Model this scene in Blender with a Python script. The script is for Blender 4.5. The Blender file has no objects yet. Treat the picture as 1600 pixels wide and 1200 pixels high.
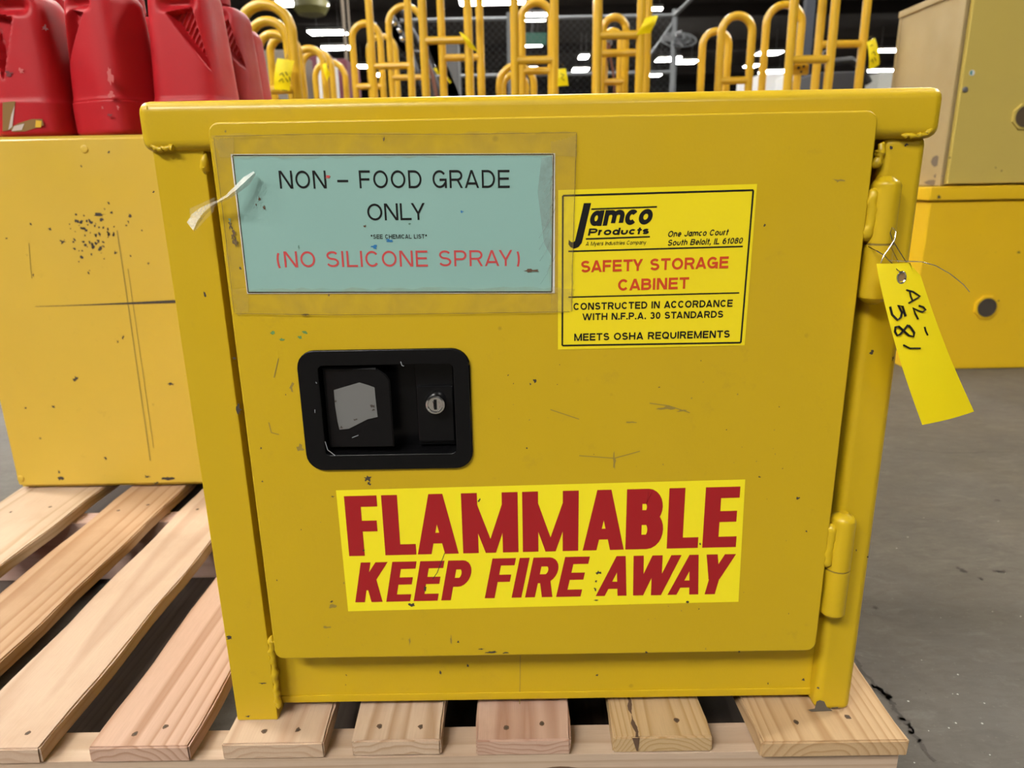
import bpy, bmesh, math, random
from mathutils import Vector, Matrix
random.seed(7)
S = bpy.context.scene
COL = S.collection

# ------------------------------------------------------------------ camera, world, exposure
PT = .14                                   # height of the pallet deck
FPX = 1112.0                               # focal length in pixels of the 1600x1200 frame
YAW, PITCH, ROLL = -.0039, .2811, -.0179
EYE = Vector((-.0226, -.579, .506 + PT))
def _basis():
    cy, sy, cp, sp = math.cos(YAW), math.sin(YAW), math.cos(PITCH), math.sin(PITCH)
    fwd = Vector((sy*cp, cy*cp, -sp)); right = Vector((cy, -sy, 0)); up = right.cross(fwd)
    c, s = math.cos(ROLL), math.sin(ROLL)
    return c*right + s*up, -s*right + c*up, fwd
CR, CU, CF = _basis()
def ray(px, py): return CF + (px-800)/FPX*CR - (py-600)/FPX*CU
def aty(px, py, y):                        # the point of the vertical plane Y=y seen at a pixel of the photograph
    d = ray(px, py); return EYE + d*((y-EYE.y)/d.y)
def atz(px, py, z):
    d = ray(px, py); return EYE + d*((z-EYE.z)/d.z)
cam = bpy.data.objects.new('camera', bpy.data.cameras.new('camera')); COL.objects.link(cam)
cam.data.sensor_width = 36; cam.data.lens = FPX/1600*36
cam.data.clip_start = .02; cam.data.clip_end = 300
M3 = Matrix((CR, CU, -CF)).transposed()
cam.matrix_world = Matrix.Translation(EYE) @ M3.to_4x4()
cam.data.dof.use_dof = True; cam.data.dof.focus_distance = .60; cam.data.dof.aperture_fstop = 9.0
S.camera = cam
W = bpy.data.worlds.new('world'); S.world = W; W.use_nodes = True
W.node_tree.nodes['Background'].inputs[0].default_value = (1, .96, .9, 1)
W.node_tree.nodes['Background'].inputs[1].default_value = .04
S.view_settings.view_transform = 'Standard'; S.view_settings.look = 'None'
S.view_settings.exposure = 0.0; S.view_settings.gamma = 1; S.view_settings.use_curve_mapping = False
LAMP = 110.0                                # strength of the ceiling lights

# ------------------------------------------------------------------ materials
def nodes(name):
    m = bpy.data.materials.new(name); m.use_nodes = True
    return m, m.node_tree, m.node_tree.nodes['Principled BSDF']
def c4(c): return (c[0], c[1], c[2], 1)
def plain(name, col, rough=.5, metal=0, emit=0, spec=.5, coat=0):
    m, t, b = nodes(name)
    b.inputs['Base Color'].default_value = c4(col); b.inputs['Roughness'].default_value = rough
    b.inputs['Metallic'].default_value = metal; b.inputs['Specular IOR Level'].default_value = spec
    b.inputs['Coat Weight'].default_value = coat
    if emit:
        b.inputs['Emission Color'].default_value = c4(col); b.inputs['Emission Strength'].default_value = emit
    return m
def noise(t, scale, detail=4, rough=.55, vec=None, dist=0):
    n = t.nodes.new('ShaderNodeTexNoise'); n.inputs['Scale'].default_value = scale
    n.inputs['Detail'].default_value = detail; n.inputs['Roughness'].default_value = rough; n.inputs['Distortion'].default_value = dist
    if vec: t.links.new(vec, n.inputs['Vector'])
    return n.outputs['Fac']
def ramp(t, fac, stops):
    r = t.nodes.new('ShaderNodeValToRGB'); e = r.color_ramp.elements
    while len(e) < len(stops): e.new(.5)
    for k, (p, c) in enumerate(stops):
        e[k].position = p; e[k].color = c4(c) if not isinstance(c, (int, float)) else (c, c, c, 1)
    t.links.new(fac, r.inputs[0]); return r.outputs[0]
def mix(t, fac, a, b, mode='MIX'):
    n = t.nodes.new('ShaderNodeMix'); n.data_type = 'RGBA'; n.blend_type = mode
    for sock, v in ((n.inputs[0], fac), (n.inputs[6], a), (n.inputs[7], b)):
        if isinstance(v, (int, float)): sock.default_value = v
        elif isinstance(v, tuple): sock.default_value = c4(v)
        else: t.links.new(v, sock)
    return n.outputs[2]
def objco(t):
    return t.nodes.new('ShaderNodeTexCoord').outputs['Object']
def bump(t, b, h, strength, dist=.002):
    n = t.nodes.new('ShaderNodeBump'); n.inputs['Strength'].default_value = strength; n.inputs['Distance'].default_value = dist
    t.links.new(h, n.inputs['Height']); t.links.new(n.outputs[0], b.inputs['Normal'])
def paint(name, col, rough=.38, wear=.5, speck=.0, coat=.15, orange=.12, dirt=(.25, .17, .03)):
    m, t, b = nodes(name); co = objco(t)
    big = noise(t, 5, 4, .6, co)
    col1 = mix(t, ramp(t, big, [(.38, 0), (.72, wear*.45)]), col, tuple(c*.80 for c in col))
    fine = noise(t, 38, 5, .7, co)
    col2 = mix(t, ramp(t, fine, [(.62, 0), (.80, wear*.55)]), col1, dirt)
    if speck:
        v = t.nodes.new('ShaderNodeTexVoronoi'); v.inputs['Scale'].default_value = 26
        t.links.new(co, v.inputs['Vector'])
        sp = ramp(t, v.outputs['Distance'], [(.035, 1), (.075, 0)])
        gate = ramp(t, noise(t, 7, 2, .5, co), [(.52, 0), (.60, speck)])
        col2 = mix(t, mix(t, 1.0, sp, gate, 'MULTIPLY'), col2, (.06, .045, .02))
    t.links.new(col2, b.inputs['Base Color'])
    t.links.new(ramp(t, noise(t, 12, 4, .6, co), [(.3, rough*.8), (.75, min(1, rough*1.3))]), b.inputs['Roughness'])
    b.inputs['Coat Weight'].default_value = coat; b.inputs['Coat Roughness'].default_value = .2
    if 'red_plastic' in name or name == 'cabinet_yellow': b.inputs['Specular IOR Level'].default_value = .3
    bump(t, b, noise(t, 420, 2, .5, co), orange, .0006)
    return m
def wood(name, light, dark, cx, depth, freq=95, seed=0.0):
    # growth rings round a pith line running along the board, below (or above) it: the same rings give face grain and end grain
    light = (light[0]*.74, light[1]*.73, light[2]*.78); dark = (dark[0]*.70, dark[1]*.70, dark[2]*.76)
    m, t, b = nodes(name); co = objco(t)
    mp = t.nodes.new('ShaderNodeMapping'); mp.inputs['Location'].default_value = (-cx, seed, depth); mp.inputs['Scale'].default_value = (1, .06, 1)
    t.links.new(co, mp.inputs['Vector'])
    wob = t.nodes.new('ShaderNodeTexNoise'); wob.inputs['Scale'].default_value = 9; wob.inputs['Detail'].default_value = 3
    t.links.new(mp.outputs[0], wob.inputs['Vector'])
    sx = t.nodes.new('ShaderNodeSeparateXYZ'); t.links.new(mp.outputs[0], sx.inputs[0])
    cb = t.nodes.new('ShaderNodeCombineXYZ'); t.links.new(sx.outputs[0], cb.inputs[0]); t.links.new(sx.outputs[2], cb.inputs[1])
    ln = t.nodes.new('ShaderNodeVectorMath'); ln.operation = 'LENGTH'; t.links.new(cb.outputs[0], ln.inputs[0])
    ma = t.nodes.new('ShaderNodeMath'); ma.operation = 'MULTIPLY_ADD'
    t.links.new(wob.outputs['Fac'], ma.inputs[0]); ma.inputs[1].default_value = .055; t.links.new(ln.outputs['Value'], ma.inputs[2])
    mu = t.nodes.new('ShaderNodeMath'); mu.operation = 'MULTIPLY'; t.links.new(ma.outputs[0], mu.inputs[0]); mu.inputs[1].default_value = freq*2
    fr = t.nodes.new('ShaderNodeMath'); fr.operation = 'FRACT'; t.links.new(mu.outputs[0], fr.inputs[0])
    ring = ramp(t, fr.outputs[0], [(0, 0), (.55, .18), (.86, .9), (1, 0)])
    base = mix(t, ring, light, dark)
    mp2 = t.nodes.new('ShaderNodeMapping'); mp2.inputs['Scale'].default_value = (1, .05, 1); t.links.new(co, mp2.inputs['Vector'])
    fib = noise(t, 600, 2, .6, mp2.outputs[0])
    base = mix(t, ramp(t, fib, [(.35, .25), (.65, 0)]), base, tuple(c*.72 for c in light))
    blot = noise(t, 11, 4, .65, co)
    base = mix(t, ramp(t, blot, [(.5, 0), (.8, .30)]), base, (dark[0]*.8, dark[1]*.7, dark[2]*.6))
    t.links.new(base, b.inputs['Base Color']); b.inputs['Roughness'].default_value = .72; b.inputs['Specular IOR Level'].default_value = .25
    bump(t, b, fib, .35, .0008)
    return m
def clear(name, tint, gloss=.25, alpha=.25, rough=.18):
    # thin clear film: mostly see-through with a tinted body and a sheen
    m = bpy.data.materials.new(name); m.use_nodes = True; t = m.node_tree
    for n in list(t.nodes): t.nodes.remove(n)
    o = t.nodes.new('ShaderNodeOutputMaterial'); tr = t.nodes.new('ShaderNodeBsdfTransparent'); pr = t.nodes.new('ShaderNodeBsdfPrincipled')
    pr.inputs['Base Color'].default_value = c4(tint); pr.inputs['Roughness'].default_value = rough; pr.inputs['Coat Weight'].default_value = gloss
    mx = t.nodes.new('ShaderNodeMixShader')
    co = objco(t)
    f = ramp(t, noise(t, 30, 5, .65, co, .6), [(.35, alpha*.5), (.7, min(1, alpha*1.7))])
    t.links.new(f, mx.inputs[0]); t.links.new(tr.outputs[0], mx.inputs[1]); t.links.new(pr.outputs[0], mx.inputs[2]); t.links.new(mx.outputs[0], o.inputs[0])
    return m

YEL = paint('cabinet_yellow', (.520, .348, .009), .38, .45, .55)
YEL_L = paint('side_cabinet_yellow', (.58, .392, .045), .42, .55, .8)
YEL_R = paint('floor_cabinet_yellow', (.80, .50, .012), .40, .5, .3)
TAN = paint('faded_tan', (.42, .315, .15), .5, .4, .1)
TANF = paint('faded_yellow', (.56, .425, .095), .5, .4, .2)
TUBE = paint('truck_yellow', (.66, .385, .018), .34, .35, 0, .2, 0)
RED = paint('red_plastic', (.40, .010, .016), .46, .5, 0, 0, .25, (.20, .04, .04))
REDF = paint('red_plastic_faded', (.33, .022, .028), .52, .6, 0, .0, .25, (.20, .06, .06))
BLACK = plain('black_paint', (.004, .004, .0045), .24, 0, 0, .22, 0)
BLACKM = plain('black_rubber', (.018, .018, .018), .6)
GAPSHADE = plain('gap_shade', (.02, .015, .008), .9)
CHIP = plain('bare_primer', (.045, .034, .026), .7)
CHIPG = plain('grey_primer', (.095, .080, .062), .6)
SCUFF = plain('scuff_brown', (.27, .19, .03), .6)
CHROME = plain('chrome', (.72, .72, .72), .18, 1)
STEEL = plain('grey_steel', (.22, .22, .23), .45, .6)
FENCEM = plain('fence_grey', (.16, .17, .18), .5, .3)
DARKM = plain('dark_metal', (.05, .05, .055), .35, .5)
TAPEG = paint('grey_tape', (.135, .135, .13), .6, .6, .6, 0, 0, (.08, .07, .06))
PAPER = paint('teal_paper', (.235, .41, .368), .5, .25, 0, .25, 0, (.18, .32, .30))
INK = plain('black_ink', (.008, .008, .008), .5, 0, 0, .2)
INKRED = plain('red_ink', (.50, .055, .055), .5)
STK = plain('sticker_yellow', (.80, .64, .008), .35, 0, 0, .5, .2)
STK2 = plain('sticker_bright_yellow', (.86, .73, .012), .35, 0, 0, .5, .2)
SRED = plain('sticker_red', (.33, .008, .012), .4)
SORG = plain('sticker_orange_red', (.55, .055, .012), .4)
TAGY = plain('tag_yellow', (.95, .83, .012), .55)
WHITE = plain('white_card', (.72, .72, .72), .6)
MAROON = plain('maroon_card', (.16, .03, .05), .6)
CARD = plain('brown_card', (.20, .16, .12), .7)
STRAP = plain('brown_strap', (.16, .06, .035), .7)
OLIVE = plain('olive_metal', (.12, .11, .03), .5)
NAVY = plain('navy_column', (.025, .03, .045), .6)
GREEN = plain('green_paint', (.02, .12, .08), .5)
DIFF = plain('lamp_diffuser', (1, .97, .91), .5, 0, LAMP)
HOUS = plain('lamp_housing', (.5, .5, .5), .5)
FILM = clear('packing_tape', (.50, .39, .14), .3, .14)
FILMW = clear('loose_tape', (.80, .80, .78), .8, .50, .12)
GRIME = plain('grime', (.10, .055, .03), .8)
def concrete():
    m, t, b = nodes('concrete'); co = objco(t)
    a = ramp(t, noise(t, 1.3, 8, .62, co, .4), [(.3, (.080, .068, .053)), (.7, (.118, .102, .081))])
    a = mix(t, ramp(t, noise(t, 9, 8, .7, co, .8), [(.35, .55), (.62, 0)]), a, (.070, .062, .052))
    mpf = t.nodes.new('ShaderNodeMapping'); mpf.inputs['Rotation'].default_value = (0, 0, .5); mpf.inputs['Scale'].default_value = (1, 2.6, 1); t.links.new(co, mpf.inputs['Vector'])
    a = mix(t, ramp(t, noise(t, 22, 7, .72, mpf.outputs[0], .5), [(.40, .45), (.56, 0)]), a, (.060, .050, .038))
    a = mix(t, ramp(t, noise(t, 14, 6, .7, mpf.outputs[0], .7), [(.55, 0), (.72, .4)]), a, (.165, .147, .12))
    a = mix(t, ramp(t, noise(t, 160, 3, .6, co), [(.62, 0), (.75, .35)]), a, (.20, .175, .14))
    t.links.new(a, b.inputs['Base Color'])
    t.links.new(ramp(t, noise(t, 4, 6, .6, co), [(.3, .48), (.7, .66)]), b.inputs['Roughness']); b.inputs['Specular IOR Level'].default_value = .3
    bump(t, b, noise(t, 60, 5, .6, co), .3, .002)
    return m
CONC = concrete()
WALL = plain('dark_wall', (.035, .032, .032), .8)
CEIL = plain('dark_ceiling', (.030, .024, .022), .9)

# ------------------------------------------------------------------ mesh helpers
def new(): return bmesh.new()
def merge(bm, tmp, mat=0, smooth=True):
    vm = {}
    for v in tmp.verts: vm[v] = bm.verts.new(v.co)
    for f in tmp.faces:
        try: g = bm.faces.new([vm[v] for v in f.verts])
        except ValueError: continue
        g.material_index = mat; g.smooth = smooth
    tmp.free()
def box(bm, c, s, bevel=0, mat=0, seg=2, rot=None):
    t = bmesh.new(); bmesh.ops.create_cube(t, size=1)
    for v in t.verts: v.co = Vector((v.co.x*s[0], v.co.y*s[1], v.co.z*s[2]))
    if bevel: bmesh.ops.bevel(t, geom=list(t.edges), offset=min(bevel, min(s)*.49), segments=seg, profile=.5, affect='EDGES')
    for v in t.verts: v.co = (rot @ v.co if rot else v.co) + Vector(c)
    merge(bm, t, mat)
def span(bm, x0, x1, y0, y1, z0, z1, bevel=0, mat=0, seg=2):
    box(bm, ((x0+x1)/2, (y0+y1)/2, (z0+z1)/2), (abs(x1-x0), abs(y1-y0), abs(z1-z0)), bevel, mat, seg)
def tube(bm, pts, r, n=10, mat=0, closed=False, caps=True):
    pts = [Vector(p) for p in pts]; N = len(pts); rings = []
    nrm = None
    for i, p in enumerate(pts):
        a = pts[i-1] if (i or closed) else p; b = pts[(i+1) % N] if (i < N-1 or closed) else p
        d = (b-a).normalized()
        if nrm is None:
            nrm = d.orthogonal().normalized()
        else:
            nrm = (nrm - d*nrm.dot(d)); nrm = nrm.normalized() if nrm.length > 1e-6 else d.orthogonal().normalized()
        bi = d.cross(nrm); rr = r[i] if isinstance(r, (list, tuple)) else r
        rings.append([bm.verts.new(p + (nrm*math.cos(2*math.pi*k/n) + bi*math.sin(2*math.pi*k/n))*rr) for k in range(n)])
    for i in range(N if closed else N-1):
        A, B = rings[i], rings[(i+1) % N]
        for k in range(n):
            f = bm.faces.new([A[k], A[(k+1) % n], B[(k+1) % n], B[k]]); f.smooth = True; f.material_index = mat
    if caps and not closed:
        f = bm.faces.new(rings[0][::-1]); f.material_index = mat
        f = bm.faces.new(rings[-1]); f.material_index = mat
def lathe(bm, prof, origin, axis='z', n=24, mat=0):
    # prof: (radius, height) pairs
    o = Vector(origin); rings = []
    for r, h in prof:
        ring = []
        for k in range(n):
            a = 2*math.pi*k/n; c, s = r*math.cos(a), r*math.sin(a)
            ring.append(bm.verts.new(o + {'z': Vector((c, s, h)), 'y': Vector((c, h, s)), 'x': Vector((h, c, s))}[axis]))
        rings.append(ring)
    for A, B in zip(rings, rings[1:]):
        for k in range(n):
            f = bm.faces.new([A[k], A[(k+1) % n], B[(k+1) % n], B[k]]); f.smooth = True; f.material_index = mat
    for R_ in (rings[0], rings[-1]):
        f = bm.faces.new(R_); f.material_index = mat
def face(bm, pts, mat=0):
    f = bm.faces.new([bm.verts.new(p) for p in pts]); f.material_index = mat; return f
def rrect(x0, x1, z0, z1, r, n=6):
    out = []
    for cx, cz, a0 in ((x1-r, z1-r, 0), (x0+r, z1-r, 90), (x0+r, z0+r, 180), (x1-r, z0+r, 270)):
        for k in range(n+1):
            a = math.radians(a0+90*k/n); out.append((cx+r*math.cos(a), cz+r*math.sin(a)))
    return out
def prism(bm, outline, y0, y1, bevel=0, mat=0):
    # outline in x,z; y0 is the front (towards the camera)
    t = bmesh.new()
    A = [t.verts.new((x, y0, z)) for x, z in outline]; B = [t.verts.new((x, y1, z)) for x, z in outline]
    ff = t.faces.new(A); t.faces.new(B[::-1]); n = len(A)
    for k in range(n): t.faces.new([A[k], B[k], B[(k+1) % n], A[(k+1) % n]])
    if bevel: bmesh.ops.bevel(t, geom=list(ff.edges), offset=bevel, segments=2, profile=.5, affect='EDGES')
    merge(bm, t, mat)
def blob(bm, x, y, z, w, h, mat, rng, n=12):
    # an irregular chip lying on a face that looks towards -Y
    pts = []
    for k in range(n):
        a = 2*math.pi*k/n; q = rng.choice((.35, .6, .8, 1.0, 1.15))*rng.uniform(.85, 1.1)
        pts.append((x+math.cos(a)*w/2*q, y, z+math.sin(a)*h/2*q))
    face(bm, pts, mat)
def obj(name, bm, mats, parent=None, loc=None, angle=35, recalc=True):
    if recalc: bmesh.ops.recalc_face_normals(bm, faces=bm.faces)
    me = bpy.data.meshes.new(name); bm.to_mesh(me); bm.free()
    for m in (mats if isinstance(mats, (list, tuple)) else [mats]): me.materials.append(m)
    for p in me.polygons: p.use_smooth = True
    me.set_sharp_from_angle(angle=math.radians(angle))
    o = bpy.data.objects.new(name, me); COL.objects.link(o)
    if recalc and 8 < len(me.vertices) < 6000:
        wn = o.modifiers.new('weighted', 'WEIGHTED_NORMAL'); wn.keep_sharp = True
    if loc is not None: o.location = loc
    if parent is not None:
        o.parent = parent
        o.matrix_parent_inverse = Matrix.Translation(-parent_loc(parent))
    return o
_ploc = {}
def parent_loc(o):
    return Vector(_ploc.get(o.name, (0, 0, 0)))
def thing(name, label, cat, loc=(0, 0, 0), group=None):
    o = bpy.data.objects.new(name, None); COL.objects.link(o); o.location = loc; _ploc[o.name] = tuple(loc)
    o.empty_display_size = .05
    o['label'] = label; o['category'] = cat
    if group: o['group'] = group
    return o
def tag(o, label, cat, group=None):
    o['label'] = label; o['category'] = cat
    if group: o['group'] = group
    return o
def struct(o): o['kind'] = 'structure'; return o

# ------------------------------------------------------------------ lettering: a stroke alphabet
def arc(cu, cv, ru, rv, a0, a1, n=12):
    return [(cu+ru*math.cos(math.radians(a0+(a1-a0)*k/n)), cv+rv*math.sin(math.radians(a0+(a1-a0)*k/n))) for k in range(n+1)]
L_, C_, D_, R_ = 'line', 'curve', 'diag', 'ring'
GLY = {
 'A': (.98, [(D_, 0, 0, .5, 1), (D_, 1, 0, .5, 1), (L_, [(.22, .22), (.78, .22)])]),
 'B': (.88, [(L_, [(0, 0), (0, 1)]), (C_, [(0, 1), (.55, 1)]+arc(.6, .77, .34, .23, 90, -90)+[(0, .54)]), (C_, [(0, .54), (.55, .54)]+arc(.6, .27, .40, .27, 90, -90)+[(0, 0)])]),
 'C': (.92, [(C_, arc(.5, .5, .5, .5, 38, 322, 24))]),
 'D': (.90, [(R_, [(0, 0), (0, 1), (.42, 1)]+arc(.42, .5, .58, .5, 90, -90, 18)+[(.42, 0)])]),
 'E': (.80, [(L_, [(0, 0), (0, 1)]), (L_, [(0, 1), (1, 1)]), (L_, [(0, .52), (.92, .52)]), (L_, [(0, 0), (1, 0)])]),
 'F': (.76, [(L_, [(0, 0), (0, 1)]), (L_, [(0, 1), (1, 1)]), (L_, [(0, .50), (.90, .50)])]),
 'G': (.96, [(C_, arc(.5, .5, .5, .5, 38, 335, 24)), (L_, [(.58, .46), (1, .46)]), (L_, [(1, .46), (1, 0)])]),
 'H': (.90, [(L_, [(0, 0), (0, 1)]), (L_, [(1, 0), (1, 1)]), (L_, [(0, .52), (1, .52)])]),
 'I': (.0, [(L_, [(.5, 0), (.5, 1)])]),
 'i': (.0, [(L_, [(.5, 0), (.5, .70)]), (L_, [(.5, 1), (.5, 1)])]),
 'J': (.70, [(C_, [(1, 1), (1, .3)]+arc(.5, .3, .5, .3, 0, -170))]),
 'K': (.92, [(L_, [(0, 0), (0, 1)]), (D_, .02, .30, .94, 1), (D_, 1, 0, .36, .62)]),
 'L': (.74, [(L_, [(0, 0), (0, 1)]), (L_, [(0, 0), (1, 0)])]),
 'M': (1.10, [(L_, [(0, 0), (0, 1)]), (L_, [(1, 0), (1, 1)]), (D_, .5, 0, .03, 1), (D_, .5, 0, .97, 1)]),
 'N': (.90, [(L_, [(0, 0), (0, 1)]), (L_, [(1, 0), (1, 1)]), (D_, .98, 0, .02, 1)]),
 'O': (1.0, [(R_, arc(.5, .5, .5, .5, 0, 345, 23))]),
 'P': (.84, [(L_, [(0, 0), (0, 1)]), (C_, [(0, 1), (.6, 1)]+arc(.6, .72, .40, .28, 90, -90)+[(0, .44)])]),
 'R': (.90, [(L_, [(0, 0), (0, 1)]), (C_, [(0, 1), (.6, 1)]+arc(.6, .73, .38, .27, 90, -90)+[(0, .46)]), (D_, 1, 0, .60, .50)]),
 'Q': (1.0, [(R_, arc(.5, .5, .5, .5, 0, 345, 23)), (D_, 1, 0, .62, .3)]),
 'S': (.84, [(C_, arc(.5, .755, .46, .245, 25, 270, 14)[:-1]+arc(.5, .255, .5, .255, 90, -160, 14))]),
 'T': (.84, [(L_, [(.5, 0), (.5, 1)]), (L_, [(0, 1), (1, 1)])]),
 'U': (.88, [(C_, [(0, 1), (0, .4)]+arc(.5, .4, .5, .4, 180, 360, 14)+[(1, 1)])]),
 'W': (1.50, [(D_, .26, 0, 0, 1), (D_, .26, 0, .5, 1), (D_, .74, 0, .5, 1), (D_, .74, 0, 1, 1)]),
 'Y': (.92, [(D_, .5, .38, 0, 1), (D_, .5, .38, 1, 1), (L_, [(.5, 0), (.5, .40)])]),
 '0': (.72, [(R_, arc(.5, .5, .5, .5, 0, 345, 23))]),
 '1': (.5, [(L_, [(.7, 0), (.7, 1)]), (L_, [(.7, .82), (.15, .76)])]),
 '3': (.72, [(C_, arc(.48, .75, .44, .25, 160, -90, 14)), (C_, arc(.48, .27, .5, .27, 90, -160, 14))]),
 '6': (.72, [(R_, arc(.5, .3, .5, .3, 0, 345, 23)), (C_, arc(.55, .5, .55, .5, 70, 190, 10))]),
 '8': (.72, [(R_, arc(.5, .27, .5, .27, 0, 345, 23)), (R_, arc(.5, .77, .43, .23, 0, 345, 23))]),
 '–': (.75, [(L_, [(0, .40), (1, .40)])]), '-': (.4, [(L_, [(0, .40), (1, .40)])]),
 '.': (.0, [(L_, [(.5, 0), (.5, 0)])]), ',': (.0, [(L_, [(.5, 0), (.5, 0)]), (D_, .2, -.2, .5, 0)]),
 '*': (.5, [(L_, [(.5, .6), (.5, .95)]), (L_, [(.1, .68), (.9, .88)]), (L_, [(.1, .88), (.9, .68)])]),
 '(': (.30, [(C_, arc(1.5, .42, 1.5, .70, 130, 230))]), ')': (.30, [(C_, arc(-.5, .42, 1.5, .70, 50, -50))]),
 'a': (.68, [(R_, arc(.46, .35, .46, .35, 0, 345, 20)), (L_, [(1, 0), (1, .70)])]),
 'c': (.66, [(C_, arc(.5, .35, .5, .35, 42, 318, 18))]),
 'd': (.70, [(R_, arc(.46, .35, .46, .35, 0, 345, 20)), (L_, [(1, 0), (1, 1)])]),
 'e': (.68, [(C_, [(.05, .35), (1, .35)]+arc(.5, .35, .5, .35, 0, 318, 18))]),
 'h': (.66, [(L_, [(0, 0), (0, 1)]), (C_, [(0, .4)]+arc(.5, .42, .5, .28, 180, 0)+[(1, 0)])]),
 'l': (.0, [(L_, [(.5, 0), (.5, 1)])]),
 'm': (1.06, [(L_, [(0, 0), (0, .70)]), (C_, [(0, .4)]+arc(.25, .46, .25, .24, 180, 0)+[(.5, 0)]), (C_, [(.5, .4)]+arc(.75, .46, .25, .24, 180, 0)+[(1, 0)])]),
 'n': (.66, [(L_, [(0, 0), (0, .70)]), (C_, [(0, .4)]+arc(.5, .42, .5, .28, 180, 0)+[(1, 0)])]),
 'o': (.72, [(R_, arc(.5, .35, .5, .35, 0, 345, 20))]),
 'p': (.70, [(R_, arc(.5, .35, .5, .35, 0, 345, 20)), (L_, [(0, -.3), (0, .70)])]),
 'r': (.42, [(L_, [(0, 0), (0, .70)]), (C_, [(0, .42)]+arc(.8, .40, .8, .30, 180, 80))]),
 's': (.62, [(C_, arc(.5, .53, .46, .17, 25, 270, 12)[:-1]+arc(.5, .18, .5, .18, 90, -160, 12))]),
 't': (.42, [(L_, [(.45, 0), (.45, .95)]), (L_, [(0, .68), (1, .68)])]),
 'u': (.66, [(C_, [(0, .70), (0, .3)]+arc(.5, .3, .5, .3, 180, 360)+[(1, .70)])]),
 'y': (.66, [(D_, .5, 0, 0, .70), (D_, .3, -.3, 1, .70)]),
}
def strip(pts, t, closed, square):
    pts = [Vector(p) for p in pts]
    if len(pts) == 2 and (pts[0]-pts[1]).length < 1e-6:
        p = pts[0]; h = t/2*1.1
        return [[(p.x-h, p.y-h), (p.x+h, p.y-h), (p.x+h, p.y+h), (p.x-h, p.y+h)]]
    pts = [q for k, q in enumerate(pts) if k == 0 or (q-pts[k-1]).length > 1e-7]
    if closed and (pts[0]-pts[-1]).length < 1e-7: pts.pop()
    if square and not closed:
        d = (pts[1]-pts[0]).normalized(); pts[0] = pts[0]-d*t/2
        d = (pts[-1]-pts[-2]).normalized(); pts[-1] = pts[-1]+d*t/2
    N = len(pts); lo, hi = [], []
    for i in range(N):
        a = pts[i-1] if (i or closed) else None; b = pts[(i+1) % N] if (i < N-1 or closed) else None
        d1 = (pts[i]-a).normalized() if a is not None else None; d2 = (b-pts[i]).normalized() if b is not None else None
        d1 = d1 if d1 is not None else d2; d2 = d2 if d2 is not None else d1
        tg = d1+d2; tg = tg.normalized() if tg.length > 1e-6 else d1
        nn = Vector((-tg.y, tg.x)); k = nn.dot(Vector((-d1.y, d1.x))); k = 1/max(.55, k)
        lo.append(pts[i]-nn*t/2*k); hi.append(pts[i]+nn*t/2*k)
    q = []
    for i in range(N if closed else N-1):
        j = (i+1) % N; q.append([tuple(lo[i]), tuple(lo[j]), tuple(hi[j]), tuple(hi[i])])
    return q
KERN = {k: v for v, ks in ((-.22, 'AW WA AY YA'), (-.14, 'AT TA LY LT TY'), (-.07, 'CA RA DA GA FA OA AC AG SA AF EA LA AB')) for k in ks.split()}
def layout(s, t, wf=1.0, gap=.16, th=None, dk=.8, mw=1.0, ak=.96):
    # quads of the whole line in units of cap height, and its width
    x = 0; quads = []
    for i_, ch in enumerate(s):
        if ch == ' ': x += .36*wf+gap; continue
        w0, st = GLY[ch]
        w = max(t, w0*wf*(mw if ch == 'M' else 1))
        mx = lambda u: x+t/2+u*(w-t); my = lambda v: t/2+v*(1-t)
        for n, e in enumerate(st):
            if e[0] == D_:
                _, u0, v0, u1, v1 = e
                dx = (u1-u0)*w; dy = (v1-v0); hw = t*math.sqrt(1+(dx/dy)**2)*(dk if ch == 'M' else ak if ch == 'A' else .96)
                hw = min(hw, w*.62)
                f = lambda u: x+hw/2+u*(w-hw)
                quads.append((n, [(f(u0)-hw/2, v0), (f(u0)+hw/2, v0), (f(u1)+hw/2, v1), (f(u1)-hw/2, v1)]))
            else:
                P = [(mx(u) if w > t else x+t/2, my(v)) for u, v in e[1]]
                if e[0] == L_ and len(P) == 2 and abs(P[0][1]-P[1][1]) < 1e-6 and w > t:
                    hh = th or t; v = e[1][0][1]; yc = hh/2+v*(1-hh); quads.append((n, [(P[0][0]-t/2, yc-hh/2), (P[1][0]+t/2, yc-hh/2), (P[1][0]+t/2, yc+hh/2), (P[0][0]-t/2, yc+hh/2)]))
                else:
                    quads += [(n, q) for q in strip(P, t, e[0] == R_, e[0] == L_)]
        nx = s[i_+1] if i_+1 < len(s) else ''
        x += w+gap+KERN.get(ch+nx, 0)*wf
    return quads, x-gap
def text(bm, s, P0, P1, h, t=.14, wf=1.0, gap=.16, shear=0, up=Vector((0, 0, 1)), mat=0, th=None, dk=.8, mw=1.0, ak=.96):
    q, w = layout(s, t, wf, gap, th, dk, mw, ak)
    P0 = Vector(P0); P1 = Vector(P1); ex = P1-P0
    for n, quad in q:
        face(bm, [P0-Vector((0, n*.00003, 0))+ex*(x/w)+(up+ex.normalized()*shear)*h*y for x, y in quad], mat)
def textpx(bm, s, y, l, r, cap, **k):
    a, b = aty(*l, y), aty(*r, y)
    h = (aty(l[0], l[1]-cap, y)-a).z*.5+(aty(r[0], r[1]-cap, y)-b).z*.5
    text(bm, s, a, b, h, **k)
def linepx(bm, y, pts, wpx, mat=0):
    P = [aty(*p, y) for p in pts]; w = wpx*.00053
    for q in strip([(p.x, p.z) for p in P], w, False, False):
        face(bm, [(a, y, b) for a, b in q], mat)

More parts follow.
